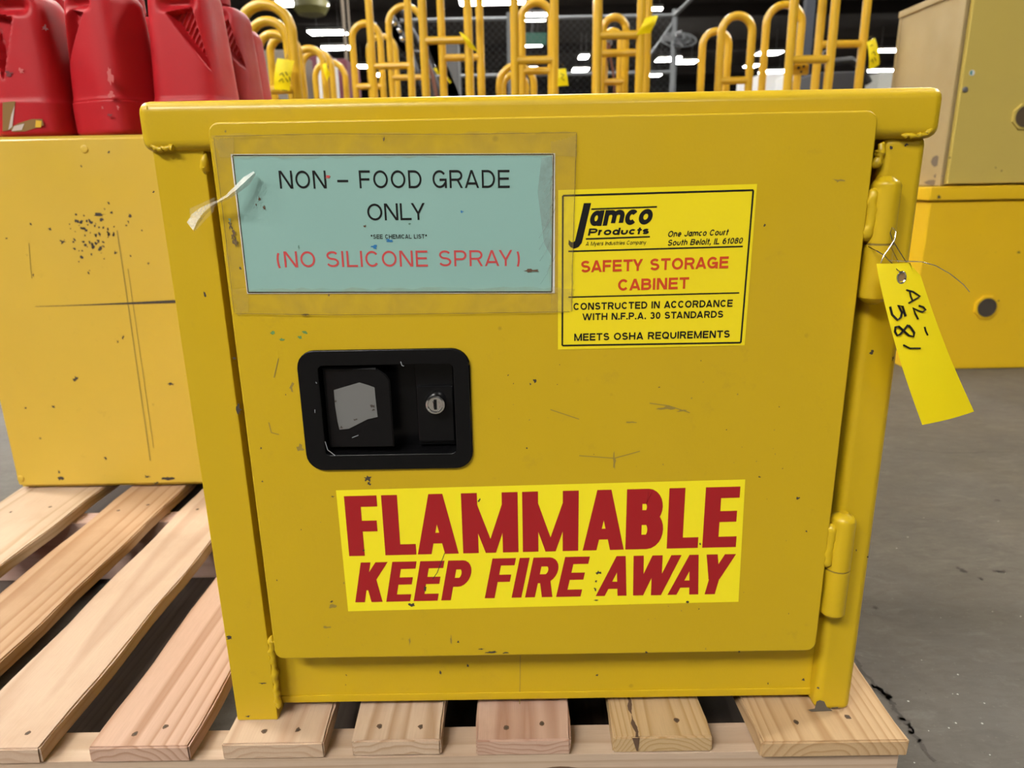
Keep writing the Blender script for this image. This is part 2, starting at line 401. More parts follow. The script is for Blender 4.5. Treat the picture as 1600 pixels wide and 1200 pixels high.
# ------------------------------------------------------------------ the building
HC = 7.0
bm = new(); face(bm, [(-32, -25, 0), (34, -25, 0), (34, 55, 0), (-32, 55, 0)])
rng = random.Random(3)
def groove(pts, w, mat):
    P = []
    for a, b in zip(pts, pts[1:]):
        A, B = atz(*a, 0), atz(*b, 0)
        for k in range(6):
            f = k/6; P.append(A.lerp(B, f)+Vector((rng.uniform(-1, 1), rng.uniform(-1, 1), 0))*.004)
    for i in range(len(P)-1):
        d = (P[i+1]-P[i]).normalized(); n = Vector((-d.y, d.x, 0)); w1 = w*rng.uniform(.5, 1.3)
        face(bm, [P[i]-n*w1/2+Vector((0, 0, .0006)), P[i+1]-n*w1/2+Vector((0, 0, .0006)), P[i+1]+n*w1/2+Vector((0, 0, .0006)), P[i]+n*w1/2+Vector((0, 0, .0006))], mat)
groove([(1330, 1020), (1362, 1070), (1388, 1092), (1404, 1118), (1424, 1138), (1418, 1150)], .007, 1)
groove([(1362, 1070), (1385, 1086), (1392, 1094)], .010, 1)
groove([(1400, 700), (1480, 708), (1600, 705)], .003, 1)
groove([(1424, 1138), (1440, 1165), (1470, 1200)], .004, 1)
for (px, py, l) in ((1555, 782, 10), (1553, 893, 18), (1497, 888, 10), (1530, 903, 5), (1366, 950, 5), (1502, 893, 8)):
    groove([(px, py), (px+l, py+rng.uniform(-1, 3))], .008, 1)
for k in range(30):
    px, py = rng.uniform(1400, 1600), rng.uniform(800, 1195); p = atz(px, py, .0007); r = rng.uniform(.0005, .0014)
    face(bm, [p+Vector((math.cos(a)*r, math.sin(a)*r, 0)) for a in (0, 1.3, 2.5, 3.8, 5)], 2 if rng.random() < .6 else 1)
struct(obj('floor', bm, [CONC, CHIP, plain('pale_grit', (.45, .43, .39), .6)], recalc=False))
bm = new(); span(bm, -32, 34, -25, 55, HC, HC+.2); struct(obj('ceiling', bm, CEIL))
for nm, a in (('wall_back', (-32, 34, 55, 55.2)), ('wall_front', (-32, 34, -25.2, -25)), ('wall_left', (-32.2, -32, -25, 55)), ('wall_right', (34, 34.2, -25, 55))):
    bm = new(); span(bm, *a, 0, HC); struct(obj(nm, bm, WALL))
for k, y in enumerate((6, 14, 22, 30, 38, 46)):
    bm = new(); span(bm, -32, 34, y-.15, y+.15, HC-.45, HC); struct(obj('trim_%d' % (k+1), bm, CEIL))
# columns of the hall
for (px, y, w, lab) in ((1263, 12.0, .15, 'dark navy steel column between the right yellow hand trucks'), (672, 30, .6, 'dark brown building column far behind the middle hand trucks')):
    p = aty(px, 60, y); bm = new(); span(bm, p.x-w/2, p.x+w/2, y, y+w, 0, HC, .01)
    o = obj('column', bm, NAVY if px > 1000 else CEIL); struct(o)
for (px, y, r) in ((539, 9.0, .02), (547, 9.15, .014)):
    p = aty(px, 60, y); bm = new(); tube(bm, [(p.x, y, 0), (p.x, y, HC)], r, 8)
    tag(obj('conduit_pipe', bm, CARD), 'thin brown conduit pipe rising beyond the left hand trucks, %s one' % ('thicker left' if px < 545 else 'thinner right'), 'pipe', 'conduit pipes behind the hand trucks')

# ceiling lights: the ones the photo shows, and the ones above and behind the camera, plus a stand-in for reflections
def lamp(p, lab, group, sx=1.3, sy=.7):
    t = thing('ceiling_light', lab, 'ceiling light', (p.x, p.y, p.z), group)
    bm = new(); box(bm, (p.x, p.y, p.z+.06), (sx+.06, sy+.06, .10), .01); obj('housing', bm, HOUS, t)
    bm = new(); box(bm, (p.x, p.y, p.z-.004), (sx, sy, .024), .004); obj('diffuser', bm, DIFF, t)
    for d in (-.3*sx, .3*sx):
        bm = new(); tube(bm, [(p.x+d, p.y, p.z+.1), (p.x+d, p.y, HC)], .006, 6); obj('suspension_rod', bm, HOUS, t)
G1 = 'bright ceiling lights of the warehouse'
LT = [
 ((457, 6), 'bright ceiling light touching the largest left yellow hoop at the photo top', 1.01, 0.50),
 ((499, 5), 'small bright ceiling light at the photo top beside the olive heater', 0.42, 0.58),
 ((512, 51), 'upper of two long bright ceiling lights right of the left yellow hoops', 1.34, 0.65),
 ((529, 75), 'lower of two long bright ceiling lights right of the left yellow hoops', 1.26, 0.65),
 ((570, 104), 'small bright ceiling light inside the leftmost middle yellow hoop', 0.59, 0.65),
 ((593, 117), 'tiny bright ceiling light low between middle hand truck posts', 0.42, 0.65),
 ((738, 4), 'bright ceiling light cut by the photo top between two middle posts', 0.76, 0.58),
 ((778, 3), 'longest bright ceiling light cut by the photo top', 1.68, 0.58),
 ((835, 27), 'square bright ceiling light high inside the central yellow hoop', 0.80, 1.08),
 ((831, 70), 'lower bright ceiling light inside the central yellow hoop, green exit box above', 0.84, 0.65),
 ((830, 107), 'round glowing panel standing in for light reflections low behind the central crossbars', 0.59, 0.65),  # added glowing panel in place of reflections, no fixture hangs here
 ((912, 89), 'upper of two small bright lights left of the tallest central hand truck', 0.38, 0.94),
 ((907, 109), 'lower of two small bright lights left of the tallest central hand truck', 0.76, 1.01),
 ((1025, 14), 'faint small ceiling light beside the folded yellow tag', 0.38, 0.22),
 ((1041, 93), 'left big light of the trio under the wall fan', 0.84, 0.94),
 ((1056, 91), 'smallest middle light of the trio under the wall fan', 0.38, 0.58),
 ((1071, 97), 'right big light of the trio under the wall fan', 1.01, 0.86),
 ((1023, 117), 'lone small light below the trio under the wall fan', 0.67, 0.86),
 ((1174, 103), 'small light just right of the paired small yellow hoops', 0.59, 0.72),
 ((1202, 83), 'upper light seen through the right yellow hoop', 1.01, 0.86),
 ((1207, 112), 'lower flat light seen through the right yellow hoop, above white boxes', 1.26, 0.79),
 ((1391, 79), 'upper of two long lights beside the tall tan cabinet', 1.43, 0.58),
 ((1382, 110), 'lower of two long lights beside the tall tan cabinet', 1.85, 0.50),
]
for (p, lab, sx, sy) in LT: lamp(atz(*p, 6.0), lab, G1, sx, sy)
for (x, y) in ((-4.0, -4.3), (-2.2, -5.2), (-4.5, 1.5), (5.5, 2.0), (2.5, -11), (-9, -4), (0, 7.5), (-7.5, 8), (7.5, 8), (-1, 15), (-10, 15), (9, 15)):
    lamp(Vector((x, y, 6.0)), 'long white ceiling light hanging overhead outside the photo', 'overhead lights above and behind the camera', 1.6, .9)

# ------------------------------------------------------------------ the pallet under the cabinets
PX0, PX1, PY0, PY1 = -.89, .338, -.03, .986
pal = thing('wooden_pallet', 'pale wooden pallet with spaced deck boards under the yellow cabinets', 'pallet', (-.27, .48, 0))
DK0, DK1 = .122, PT
SPRUCE, PINK, WARM = (.70, .52, .34), (.68, .46, .32), (.66, .44, .24)
def grained(cx, depth, light, dark, freq, seed): return wood('timber', light, dark, cx, depth, freq, seed)
boards = [(-.890, -.743, SPRUCE, (.52, .36, .19), .10, 70), (-.697, -.600, (.62, .41, .23), (.44, .23, .10), .03, 62), (-.567, -.474, (.72, .54, .37), (.62, .42, .27), .10, 60),
          (-.428, -.334, PINK, (.46, .25, .14), .045, 75), (-.304, -.209, (.70, .52, .34), (.58, .37, .22), .14, 80), (-.183, -.097, (.72, .54, .36), (.50, .31, .16), .20, 110),
          (-.064, .025, PINK, (.46, .24, .14), .30, 105), (.065, .157, (.68, .48, .24), (.50, .30, .10), .035, 110), (.200, .338, (.68, .47, .24), (.50, .29, .12), .030, 74)]
rng = random.Random(11)
for i, (x0, x1, li, dk, dep, fq) in enumerate(boards):
    m = grained((x0+x1)/2+rng.uniform(-.02, .02), -DK0+dep, li, dk, fq, rng.uniform(0, 9))
    yf = PY0+rng.uniform(-.004, .003)-(.006 if i == 8 else 0)
    bm = new(); t = bmesh.new(); bmesh.ops.create_cube(t, size=1)
    for v in t.verts: v.co = Vector(((x0+x1)/2+v.co.x*(x1-x0), (yf+PY1)/2+v.co.y*(PY1-yf), (DK0+DK1)/2+v.co.z*(DK1-DK0)))
    bmesh.ops.subdivide_edges(t, edges=[e for e in t.edges if abs((e.verts[0].co-e.verts[1].co).y) > .5], cuts=40)
    bmesh.ops.bevel(t, geom=[e for e in t.edges if len(e.link_faces) == 2 and e.calc_face_angle() > 1], offset=.0016, segments=2, affect='EDGES')
    for v in t.verts:
        if v.co.z < DK1-.0005 or abs(v.co.x-(x0+x1)/2) > (x1-x0)/2-.003:
            s = 1 if v.co.x > (x0+x1)/2 else -1
            if abs(v.co.x-(x0+x1)/2) > (x1-x0)/2-.004: v.co.x += .0012*math.sin(v.co.y*31+i*2+s)+rng.uniform(-.0006, .0006)
    merge(bm, t)
    if i == 7:   # the split along this board
        for k in range(14):
            y = yf-.0004+k*.006
            face(bm, [(x0+.020+.0015*math.sin(k*1.7), y, DK1+.0004), (x0+.020+.0015*math.sin(k*1.7+1.7), y+.006, DK1+.0004), (x0+.0225+.0015*math.sin(k+1), y+.006, DK1+.0004), (x0+.023+.0015*math.sin(k), y, DK1+.0004)], 1)
        face(bm, [(x0+.017, yf-.0008, DK1), (x0+.024, yf-.0008, DK1), (x0+.023, yf-.0008, DK0+.003), (x0+.0215, yf-.0008, DK0+.003)], 1)
    b = obj('deck_board', bm, [m, GRIME], pal)
    w = x1-x0
    for (fx, y) in ((.32, -.012), (.68, -.010), (.3, .475), (.7, .49)):
        if y > .3 and i > 4: continue
        if i == 7 and fx < .5: continue
        bm = new(); xx = x0+w*fx+rng.uniform(-.006, .006); yy = y+rng.uniform(-.004, .004)
        lathe(bm, [(.0017, DK1-.002), (.0017, DK1+.0002), (.0010, DK1+.0004)], (xx, yy, 0), 'z', 9)
        n = 8; face(bm, [(xx+math.cos(6.283*k/n)*.0030*rng.uniform(.6, 1.2), yy+math.sin(6.283*k/n)*.0034*rng.uniform(.7, 1.2), DK1+.00025) for k in range(n)], 1)
        nl = obj('nail', bm, [plain('nail_dark', (.06, .045, .03), .5, .5), GRIME], None); nl.parent = b
def wood_x(name, li, dk, seed):
    m = wood(name, li, dk, 0, 0, 60, seed)
    mp = [n for n in m.node_tree.nodes if n.type == 'MAPPING']
    mp[0].inputs['Scale'].default_value = (.06, 1, 1); mp[1].inputs['Scale'].default_value = (.05, 1, 1)
    for l in list(m.node_tree.links):
        if l.to_node.type == 'COMBXYZ' and l.to_socket.name == 'X':
            fs = l.from_node; m.node_tree.links.remove(l); m.node_tree.links.new(fs.outputs[1], [n for n in m.node_tree.nodes if n.type == 'COMBXYZ'][0].inputs[0]); break
    return m
for (y0, li, dk) in ((PY0, (.66, .50, .34), (.52, .36, .22)), (.466, (.64, .44, .34), (.55, .36, .26)), (PY1-.038, (.60, .44, .30), (.5, .34, .2))):
    bm = new(); span(bm, PX0+.004, PX1-.002, y0+.001, y0+.039, .018, DK0-.0005, .0015)
    if y0 == PY0:
        p = aty(860, 1200, PY0); face(bm, [(.015+.026*math.cos(a), PY0+.0004, .098+.010*math.sin(a)) for a in [k*math.pi/10 for k in range(20)]], 1)
    st = obj('stringer', bm, [wood_x('stringer_timber', li, dk, y0), plain('knot', (.12, .06, .03), .8)], pal)
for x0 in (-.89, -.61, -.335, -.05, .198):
    bm = new(); span(bm, x0, x0+.14, PY0, PY1, 0.001, .0175, .001); obj('bottom_board', bm, grained(x0, .1, (.075, .055, .04), (.05, .035, .022), 60, x0), pal)  # near-black colour stands in for the shade under the deck
# red line painted on the floor along the left end of the pallet
bm = new(); span(bm, -1.01, -.905, -1.5, .53, .0003, .0012); tag(obj('floor_tape', bm, plain('red_floor_tape', (.30, .03, .035), .6)), 'dark red tape line on the floor beside the pallet left end', 'floor tape')

# ------------------------------------------------------------------ the main cabinet
Z = lambda h: PT+h
HW, TOPH, CAPB, DEP = .300, .567, .530, .46
DX0, DX1, DZ0, DZ1, DY = -.2502, .2531, .0788, .5503, -.012
cab = thing('safety_cabinet', 'large worn yellow steel safety cabinet with black latch standing on the pallet', 'cabinet', (0, .23, PT))
def part(name, bm, mats, **k): return obj(name, bm, mats, cab, **k)
rng = random.Random(21)
def chips(bm, y, lst, mat=1):
    for (px, py, w, h) in lst:
        p = aty(px, py, y); blob(bm, p.x, y, p.z, w*.00056, h*.00056, mat, rng)
# side, back and bottom sheets
for s in (-1, 1):
    bm = new(); span(bm, s*HW, s*(HW-.0018), .02, DEP, Z(0), Z(CAPB+.004), .0006); part('side_panel', bm, YEL)
bm = new(); span(bm, -HW, HW, DEP-.002, DEP, Z(0), Z(CAPB), .0006); part('back_panel', bm, YEL)
bm = new(); span(bm, -HW+.002, HW-.002, .02, DEP-.002, Z(.030), Z(.032)); part('floor_panel', bm, YEL)
bm = new(); span(bm, -HW+.002, HW-.002, .035, .037, Z(.03), Z(CAPB)); part('gap_shade_sheet', bm, GAPSHADE)  # added dark sheet, painting the shade seen through the door gaps
# front posts (folded sheet: face and return)
bm = new(); span(bm, -HW, -.2600, 0, .022, Z(0), Z(CAPB+.003), .0016, 0, 2)
chips(bm, -.0003, [(358, 997, 11, 9), (388, 1119, 9, 6), (373, 640, 9, 22), (410, 1068, 14, 4), (240, 300, 4, 4), (320, 460, 4, 9)])
part('front_post', bm, [YEL, CHIP])
bm = new(); span(bm, .2650, HW, 0, .030, Z(0), Z(CAPB+.003), .0075, 0, 4)
chips(bm, -.0003, [(1279, 1075, 6, 7), (1305, 1106, 12, 4)], 1)
chips(bm, -.0003, [(1393, 230, 5, 5), (1416, 226, 6, 5), (1362, 550, 7, 7), (1395, 560, 3, 8), (1356, 870, 3, 4), (1338, 860, 3, 4)], 2)
face(bm, [aty(*q, -.0003) for q in ((1262, 1109), (1273, 1107), (1276, 1096), (1281, 1094), (1288, 1096), (1292, 1105), (1301, 1110.5), (1268, 1112))], 1)
part('front_post', bm, [YEL, CHIPG, CHIP])
# cap with rolled front edge
bm = new(); box(bm, (0, (DEP-.006)/2+.001, Z((CAPB+TOPH)/2)), (.6112, DEP+.008, TOPH-CAPB), .0085, 0, 4)
part('top_cap', bm, YEL)
# bottom rail with its folded lip
bm = new(); span(bm, -.2620, .2655, .015, .026, Z(.0085), Z(.100), .001)
span(bm, -.2620, .2655, .0136, .0155, Z(.0085), Z(.0165), .0012)
chips(bm, .0147, [(541, 1055, 3, 3), (540, 1070, 3, 3), (688, 1051, 5, 9), (731, 1040, 5, 7), (672, 1092, 3, 6), (933, 1055, 5, 5), (1050, 1080, 6, 5), (1200, 1068, 4, 5), (1255, 1062, 6, 6)], 1)
linepx(bm, .0146, [(813, 1024), (812, 1100)], 1.2, 2)
part('bottom_rail', bm, [YEL, CHIP, SCUFF])
# weld beads
def bead(pts, r, n, y):
    bm = new(); P = []; Rr = []
    for k in range(n+1):
        f = k/n*(len(pts)-1); i = min(int(f), len(pts)-2); a = Vector(pts[i]).lerp(Vector(pts[i+1]), f-i)
        P.append(aty(a.x, a.y, y)+Vector((rng.uniform(-1, 1), rng.uniform(-.3, .3), rng.uniform(-1, 1)))*r*.35); Rr.append(r*rng.uniform(.55, 1.15))
    Rr[0] = Rr[-1] = r*.25
    tube(bm, P, Rr, 8); return part('weld_bead', bm, YEL, angle=60)
bead([(236, 228), (246, 233), (258, 231), (272, 231)], .0026, 14, -.0045)
bead([(1410, 212), (1432, 212), (1448, 209), (1456, 200)], .0024, 14, -.0045)
bead([(1456, 200), (1460, 170), (1462, 150)], .0014, 12, -.0045)
bead([(230, 165), (231, 195), (234, 226)], .0012, 12, -.0045)
bead([(319, 242), (321, 262), (322, 272)], .0036, 7, .001)
bead([(1379, 222), (1376, 236), (1372, 248), (1366, 262)], .0042, 9, .001)
bead([(423, 994), (425, 1020), (428, 1050), (432, 1080), (436, 1106)], .0036, 26, .002)
# door: folded pan with an opening for the latch
LZ = [aty(*p, DY) for p in ((470, 560), (739, 545), (734, 728), (480, 735))]
LX0, LX1 = aty(472, 640, DY).x, aty(737, 640, DY).x
LZ0, LZ1 = aty(610, 732, DY).z, aty(610, 545, DY).z
IX0, IX1, IZ0, IZ1 = LX0+.0165, LX1-.0135, LZ0+.0135, LZ1-.0125
bm = new()
out = rrect(DX0, DX1, Z(DZ0), Z(DZ1), .0085, 5)
# sheet with opening, as four rims bridged from the outline to the opening
t = bmesh.new()
def ringverts(y): return [t.verts.new((x, y, z)) for x, z in out], [t.verts.new((x, y, z)) for x, z in ((IX1, IZ1), (IX0, IZ1), (IX0, IZ0), (IX1, IZ0))]
fo, fi = ringverts(DY); bo, bi = ringverts(DY+.0052)
def bridge(o, i):
    n = 6
    for q in range(4):
        arcv = o[q*n:(q+1)*n]
        for a, b in zip(arcv, arcv[1:]): t.faces.new([a, b, i[q]])
        nx = o[((q+1)*n) % 24]; t.faces.new([arcv[-1], nx, i[(q+1) % 4], i[q]])
bridge(fo, fi); bridge(bo, bi)
for A, B in ((fo, bo), (fi, bi)):
    for k in range(len(A)): t.faces.new([A[k], A[(k+1) % len(A)], B[(k+1) % len(A)], B[k]])
bmesh.ops.recalc_face_normals(t, faces=t.faces)
fset = set(fo)
bmesh.ops.bevel(t, geom=[e for e in t.edges if e.verts[0] in fset and e.verts[1] in fset and len(e.link_faces) == 2 and e.calc_face_angle() > 1], offset=.0016, segments=3, profile=.5, affect='EDGES')
merge(bm, t)
for a in ((DX0+.0015, DX0+.004, DZ0+.002, CAPB-.002), (DX1-.004, DX1-.0015, DZ0+.002, CAPB-.002), (DX0+.0015, DX1-.0015, DZ0+.002, DZ0+.005), (DX0+.0015, DX1-.0015, CAPB-.005, CAPB-.002)):
    span(bm, a[0], a[1], DY+.005, .013, Z(a[2]), Z(a[3]))
YC = DY-.00015
chips(bm, YC, [(835, 595, 7, 7), (829, 600, 4, 4), (574, 748, 15, 12), (576, 756, 7, 6), (768, 1019, 26, 6), (752, 1014, 12, 4), (790, 1020, 14, 3), (1010, 1019, 5, 4), (1155, 1018, 4, 3), (716, 1003, 4, 4), (410, 752, 3, 5), (408, 700, 3, 4), (1247, 778, 6, 5), (1260, 830, 4, 4), (1030, 605, 4, 3), (1195, 352, 4, 4), (360, 352, 6, 14), (368, 378, 7, 16), (376, 420, 4, 6), (366, 560, 5, 5), (1187, 745, 4, 4), (520, 776, 6, 4), (518, 940, 6, 4)], 1)
for (px, py, w, h) in ((520, 948, 14, 8), (1043, 638, 30, 6), (1065, 642, 16, 5), (985, 660, 20, 4), (660, 940, 8, 8), (470, 700, 14, 12), (455, 605, 10, 16), (1310, 282, 22, 5), (480, 668, 10, 30), (960, 720, 5, 30), (750, 770, 18, 4), (640, 1002, 3, 26), (705, 1000, 3, 18), (510, 980, 16, 5), (352, 205, 3, 4)):
    p = aty(px, py, YC); blob(bm, p.x, YC, p.z, w*.00056, h*.00056, 2, rng, 11)
for k in range(70):
    p = aty(rng.uniform(420, 1240), rng.uniform(560, 1015), YC); s = rng.uniform(.6, 1.6)
    if p.x < LX1+.01 and p.x > LX0-.01 and p.z > LZ0-.01: continue
    blob(bm, p.x, YC, p.z, s*.0010, s*.0014, 1 if rng.random() < .35 else 2, rng, 6)
for P in ([(1015, 630), (1045, 634), (1078, 645)], [(435, 560), (428, 590)], [(905, 712), (960, 716), (1000, 705)], [(860, 640), (905, 655)], [(420, 660), (424, 676), (436, 679)]):
    linepx(bm, YC-.0001, P, 1.6, 2)
for (px, py, c) in ((440, 530, 3), (468, 527, 3), (476, 520, 3), (425, 520, 3)):
    p = aty(px, py, YC); blob(bm, p.x, YC, p.z, .005, .003, c, rng)
door = part('door', bm, [YEL, CHIP, SCUFF, plain('green_smear', (.10, .22, .06), .6)])

# hinges: two barrels, pin heads, welded to door and post
def hinge(a, b, c, r):
    cx = lambda p: aty(p[0], p[1], -.009)
    A, B, C = cx(a), cx(b), cx(c); x = (A.x+C.x)/2
    bm = new(); lathe(bm, [(r*.35, A.z), (r*.8, A.z-.0035), (r, A.z-.007), (r, B.z+.0008)], (x, -.006, 0), 'z', 20)
    h = part('hinge', bm, YEL)
    bm = new(); lathe(bm, [(r, B.z-.0008), (r, C.z+.006), (r*.8, C.z+.003), (r*.3, C.z)], (x, -.006, 0), 'z', 20)
    lo = obj('lower_knuckle', bm, YEL, None); lo.parent = h; lo.matrix_parent_inverse = Matrix.Identity(4)
    bm = new(); lathe(bm, [(r*.97, B.z-.0012), (r*.97, B.z+.0012)], (x, -.006, 0), 'z', 20)
    g = obj('washer', bm, plain('washer_brown', (.20, .13, .02), .6), None); g.parent = h
    bm = new(); n = 12
    pts = [(x-r*.75, -.011, B.z+(A.z-B.z)*(.05+.78*k/n)) for k in range(n+1)]
    tube(bm, [(p[0]-.003+rng.uniform(-.001, .001), p[1]+.002, p[2]) for p in pts], [.002]+[.0050*rng.uniform(.85, 1.1) for _ in range(n-1)]+[.002], 8)
    wb = obj('weld', bm, YEL, None, angle=60); wb.parent = h
hinge((1386, 275), (1379, 381), (1368, 476), .0112)
hinge((1318, 803), (1312, 889), (1304, 966), .0110)

# latch: bezel, pocket, paddle, lock
lat = bm = new()
o1 = rrect(LX0, LX1, LZ0, LZ1, .015, 6); i1 = rrect(IX0+.0006, IX1-.0006, IZ0+.0006, IZ1-.0006, .004, 6)
t = bmesh.new()
yb = DY-.0026
A = [t.verts.new((x, yb, z)) for x, z in o1]; B = [t.verts.new((x, yb, z)) for x, z in i1]
A2 = [t.verts.new((x, DY-.0001, z)) for x, z in o1]; B2 = [t.verts.new((x, DY+.0225, z)) for x, z in i1]
n = len(A)
for k in range(n):
    j = (k+1) % n
    t.faces.new([A[k], A[j], B[j], B[k]]); t.faces.new([A[k], A[j], A2[j], A2[k]]); t.faces.new([B[k], B[j], B2[j], B2[k]])
t.faces.new(B2)
As = set(A); Bs = set(B)
bmesh.ops.bevel(t, geom=[e for e in t.edges if (e.verts[0] in As and e.verts[1] in As) or (e.verts[0] in Bs and e.verts[1] in Bs)], offset=.0011, segments=3, profile=.5, affect='EDGES')
merge(bm, t)
latch = part('latch', bm, BLACK)
def sub(name, bm, m, **k):
    o = obj(name, bm, m, None, **k); o.parent = latch; return o
px0, px1 = aty(507, 640, DY).x, aty(612, 640, DY).x
pz0, pz1 = aty(560, 702, DY).z, aty(560, 577, DY).z
bm = new(); t = bmesh.new()
ol = [(px0, pz0), (px1, pz0+.002), (px1, pz1-.010), (px1-.003, pz1-.005), (px1-.010, pz1), (px0, pz1)]
for (ya, yb2, fl) in ((0, .002, 0),):
    V1 = [t.verts.new((x, DY+.0055-.006*(x-px0)/(px1-px0), z)) for x, z in ol]; V2 = [t.verts.new((x, DY+.008-.006*(x-px0)/(px1-px0), z)) for x, z in ol]
    f1 = t.faces.new(V1); t.faces.new(V2[::-1])
    for k in range(len(ol)): t.faces.new([V1[k], V1[(k+1) % len(ol)], V2[(k+1) % len(ol)], V2[k]])
    bmesh.ops.bevel(t, geom=list(f1.edges), offset=.0008, segments=2, affect='EDGES')
merge(bm, t)
tube(bm, [(px0, DY+.006, pz1-.0005), (px1-.011, DY+.002, pz1-.0005)], .0019, 8)
span(bm, px0, px0+.004, DY+.006, DY+.0224, pz0, pz1)
sub('paddle', bm, BLACK)
bm = new()
tp = [(521, 610), (562, 597), (577, 601), (586, 604), (589, 634), (591, 650), (575, 654), (545, 670), (530, 672), (527, 660), (523, 635)]
face(bm, [(lambda q: (q.x, DY+.0051-.006*(q.x-px0)/(px1-px0), q.z))(aty(a, b, DY+.003)) for a, b in tp])
chips2 = [(524, 627, 4, 7), (583, 633, 8, 6), (584, 639, 6, 4), (555, 655, 8, 3), (533, 668, 5, 5)]
for (a, b, w, h) in chips2:
    q = aty(a, b, DY+.003); blob(bm, q.x, DY+.0047-.006*(q.x-px0)/(px1-px0), q.z, w*.0005, h*.0005, 1, rng)
sub('tape_patch', bm, [TAPEG, CHIP])
lx0, lx1 = aty(648, 640, DY).x, IX1-.0015
lz0, lz1 = aty(680, 690, DY+.01).z, aty(680, 602, DY+.01).z
bm = new(); span(bm, lx0, lx1, DY+.012, DY+.0224, IZ0+.003, IZ1-.002, .0015); span(bm, lx0+.0005, lx1-.0005, DY+.009, DY+.013, lz0, lz1, .002); sub('lock_plate', bm, BLACK)
bm = new(); c = aty(681, 630, DY+.006)
lathe(bm, [(.0092, DY+.0095), (.0092, DY+.004), (.0080, DY+.0012), (.0066, DY+.0008), (.0060, DY+.0022)], (c.x, 0, c.z), 'y', 24)
span(bm, c.x-.0012, c.x+.0012, DY+.0012, DY+.0024, c.z-.0042, c.z+.0042, 0, 1)
for s in (-1, 1):
    tube(bm, [(c.x+s*.0026+.0009*math.cos(a), DY+.0020, c.z+.003*math.sin(a)) for a in (-1.2, -.5, 0, .5, 1.2)], .0005, 6)
sub('lock_cylinder', bm, [CHROME, BLACK])
bm = new()
for P in ([(508, 690), (512, 703), (524, 712)], [(626, 565), (628, 571), (631, 572)], [(492, 640), (492, 645)], [(550, 684), (560, 680)], [(493, 597), (495, 599)]):
    linepx(bm, DY-.0028, P, 1.2)
sub('scratches', bm, plain('scratch_grey', (.22, .23, .25), .5))

# printed stickers (glued to the door)
YS = DY-.00035; YT = YS-.0002
def quadpx(bm, y, pts, mat=0): face(bm, [aty(*p, y) for p in pts], mat)
z6 = lambda X, Y: (850+X/4.137, 270+Y/4.137)
bm = new(); quadpx(bm, YS, [z6(92, 112), z6(1378, 72), z6(1297, 1115), z6(90, 1143)])
stk = part('maker_label', bm, STK); stk['label'] = 'yellow maker label with black border'
def ssub(name, bm, m, par):
    o = obj(name, bm, m, None, recalc=False); o.parent = par; return o
bm = new()
bd = [z6(122, 148), z6(1353, 112), z6(1272, 1098), z6(118, 1117)]
for a, b in zip(bd, bd[1:]+bd[:1]): linepx(bm, YT, [a, b], 2.6)
for a, b, w in ((z6(157, 508), z6(1285, 476), 2.2), (z6(157, 804), z6(1262, 776), 2.0), (z6(305, 235), z6(730, 220), 2.2), (z6(270, 428), z6(685, 413), 2.2)): linepx(bm, YT, [a, b], w)
ssub('border', bm, INK, stk)
bm = new(); quadpx(bm, YT, [z6(258, 196), z6(305, 195), z6(252, 420), z6(205, 420)])
hook = [z6(*p) for p in ((252, 420), (243, 455), (222, 480), (195, 490), (172, 482), (158, 462), (160, 432), (175, 447), (190, 449), (200, 440), (205, 420))]
quadpx(bm, YT, hook)
textpx(bm, 'amco', YT, z6(288, 345), z6(690, 333), 31.5, t=.235, wf=1.0, gap=.06, shear=.2)
textpx(bm, 'Products', YT, z6(283, 406), z6(675, 396), 11, t=.24, wf=1.25, gap=.12, shear=.2)
textpx(bm, 'A Myers Industries Company', YT, z6(268, 472), z6(658, 462), 6.3, t=.155, wf=1.1, gap=.14, shear=.2)
textpx(bm, 'One Jamco Court', YT, z6(798, 416), z6(1188, 403), 9.7, t=.19, gap=.12, shear=.2)
textpx(bm, 'South Beloit, IL 61080', YT, z6(797, 472), z6(1280, 457), 9.4, t=.19, gap=.12, shear=.2)
textpx(bm, 'CONSTRUCTED IN ACCORDANCE', YT, z6(190, 888), z6(1218, 866), 11.2, t=.205, gap=.14)
textpx(bm, 'WITH N.F.P.A. 30 STANDARDS', YT, z6(247, 954), z6(1157, 936), 10.8, t=.205, gap=.14)
textpx(bm, 'MEETS OSHA REQUIREMENTS', YT, z6(195, 1087), z6(1200, 1065), 11.4, t=.205, gap=.14)
ssub('black_lettering', bm, INK, stk)
bm = new()
textpx(bm, 'SAFETY STORAGE', YT, z6(238, 645), z6(1190, 616), 18.4, t=.205, gap=.14)
textpx(bm, 'CABINET', YT, z6(478, 763), z6(935, 749), 18, t=.205, gap=.14)
ssub('red_lettering', bm, SORG, stk)
z7 = lambda X, Y: (510+X/2.353, 730+Y/2.353)
bm = new(); quadpx(bm, YS, [z7(35, 85), z7(1540, 45), z7(1515, 495), z7(80, 530)])
fl = part('flammable_label', bm, STK2); fl['label'] = 'bright yellow warning label with dark red letters'
bm = new()
textpx(bm, 'FLAMMABLE', YT, z7(84, 327), z7(1505, 293), 94, t=.245, wf=.66, gap=.07, th=.18, dk=.60, mw=1.2, ak=.84)
for (w_, a_, b_) in (('KEEP', (106, 497), (514, 488)), ('FIRE', (582, 482), (934, 475)), ('AWAY', (990, 474), (1462, 466))):
    textpx(bm, w_, YT, z7(*a_), z7(*b_), 62, t=.225, wf=.70, gap=.085, shear=.2, th=.18, ak=.84)
ssub('lettering', bm, SRED, fl)
bm = new()
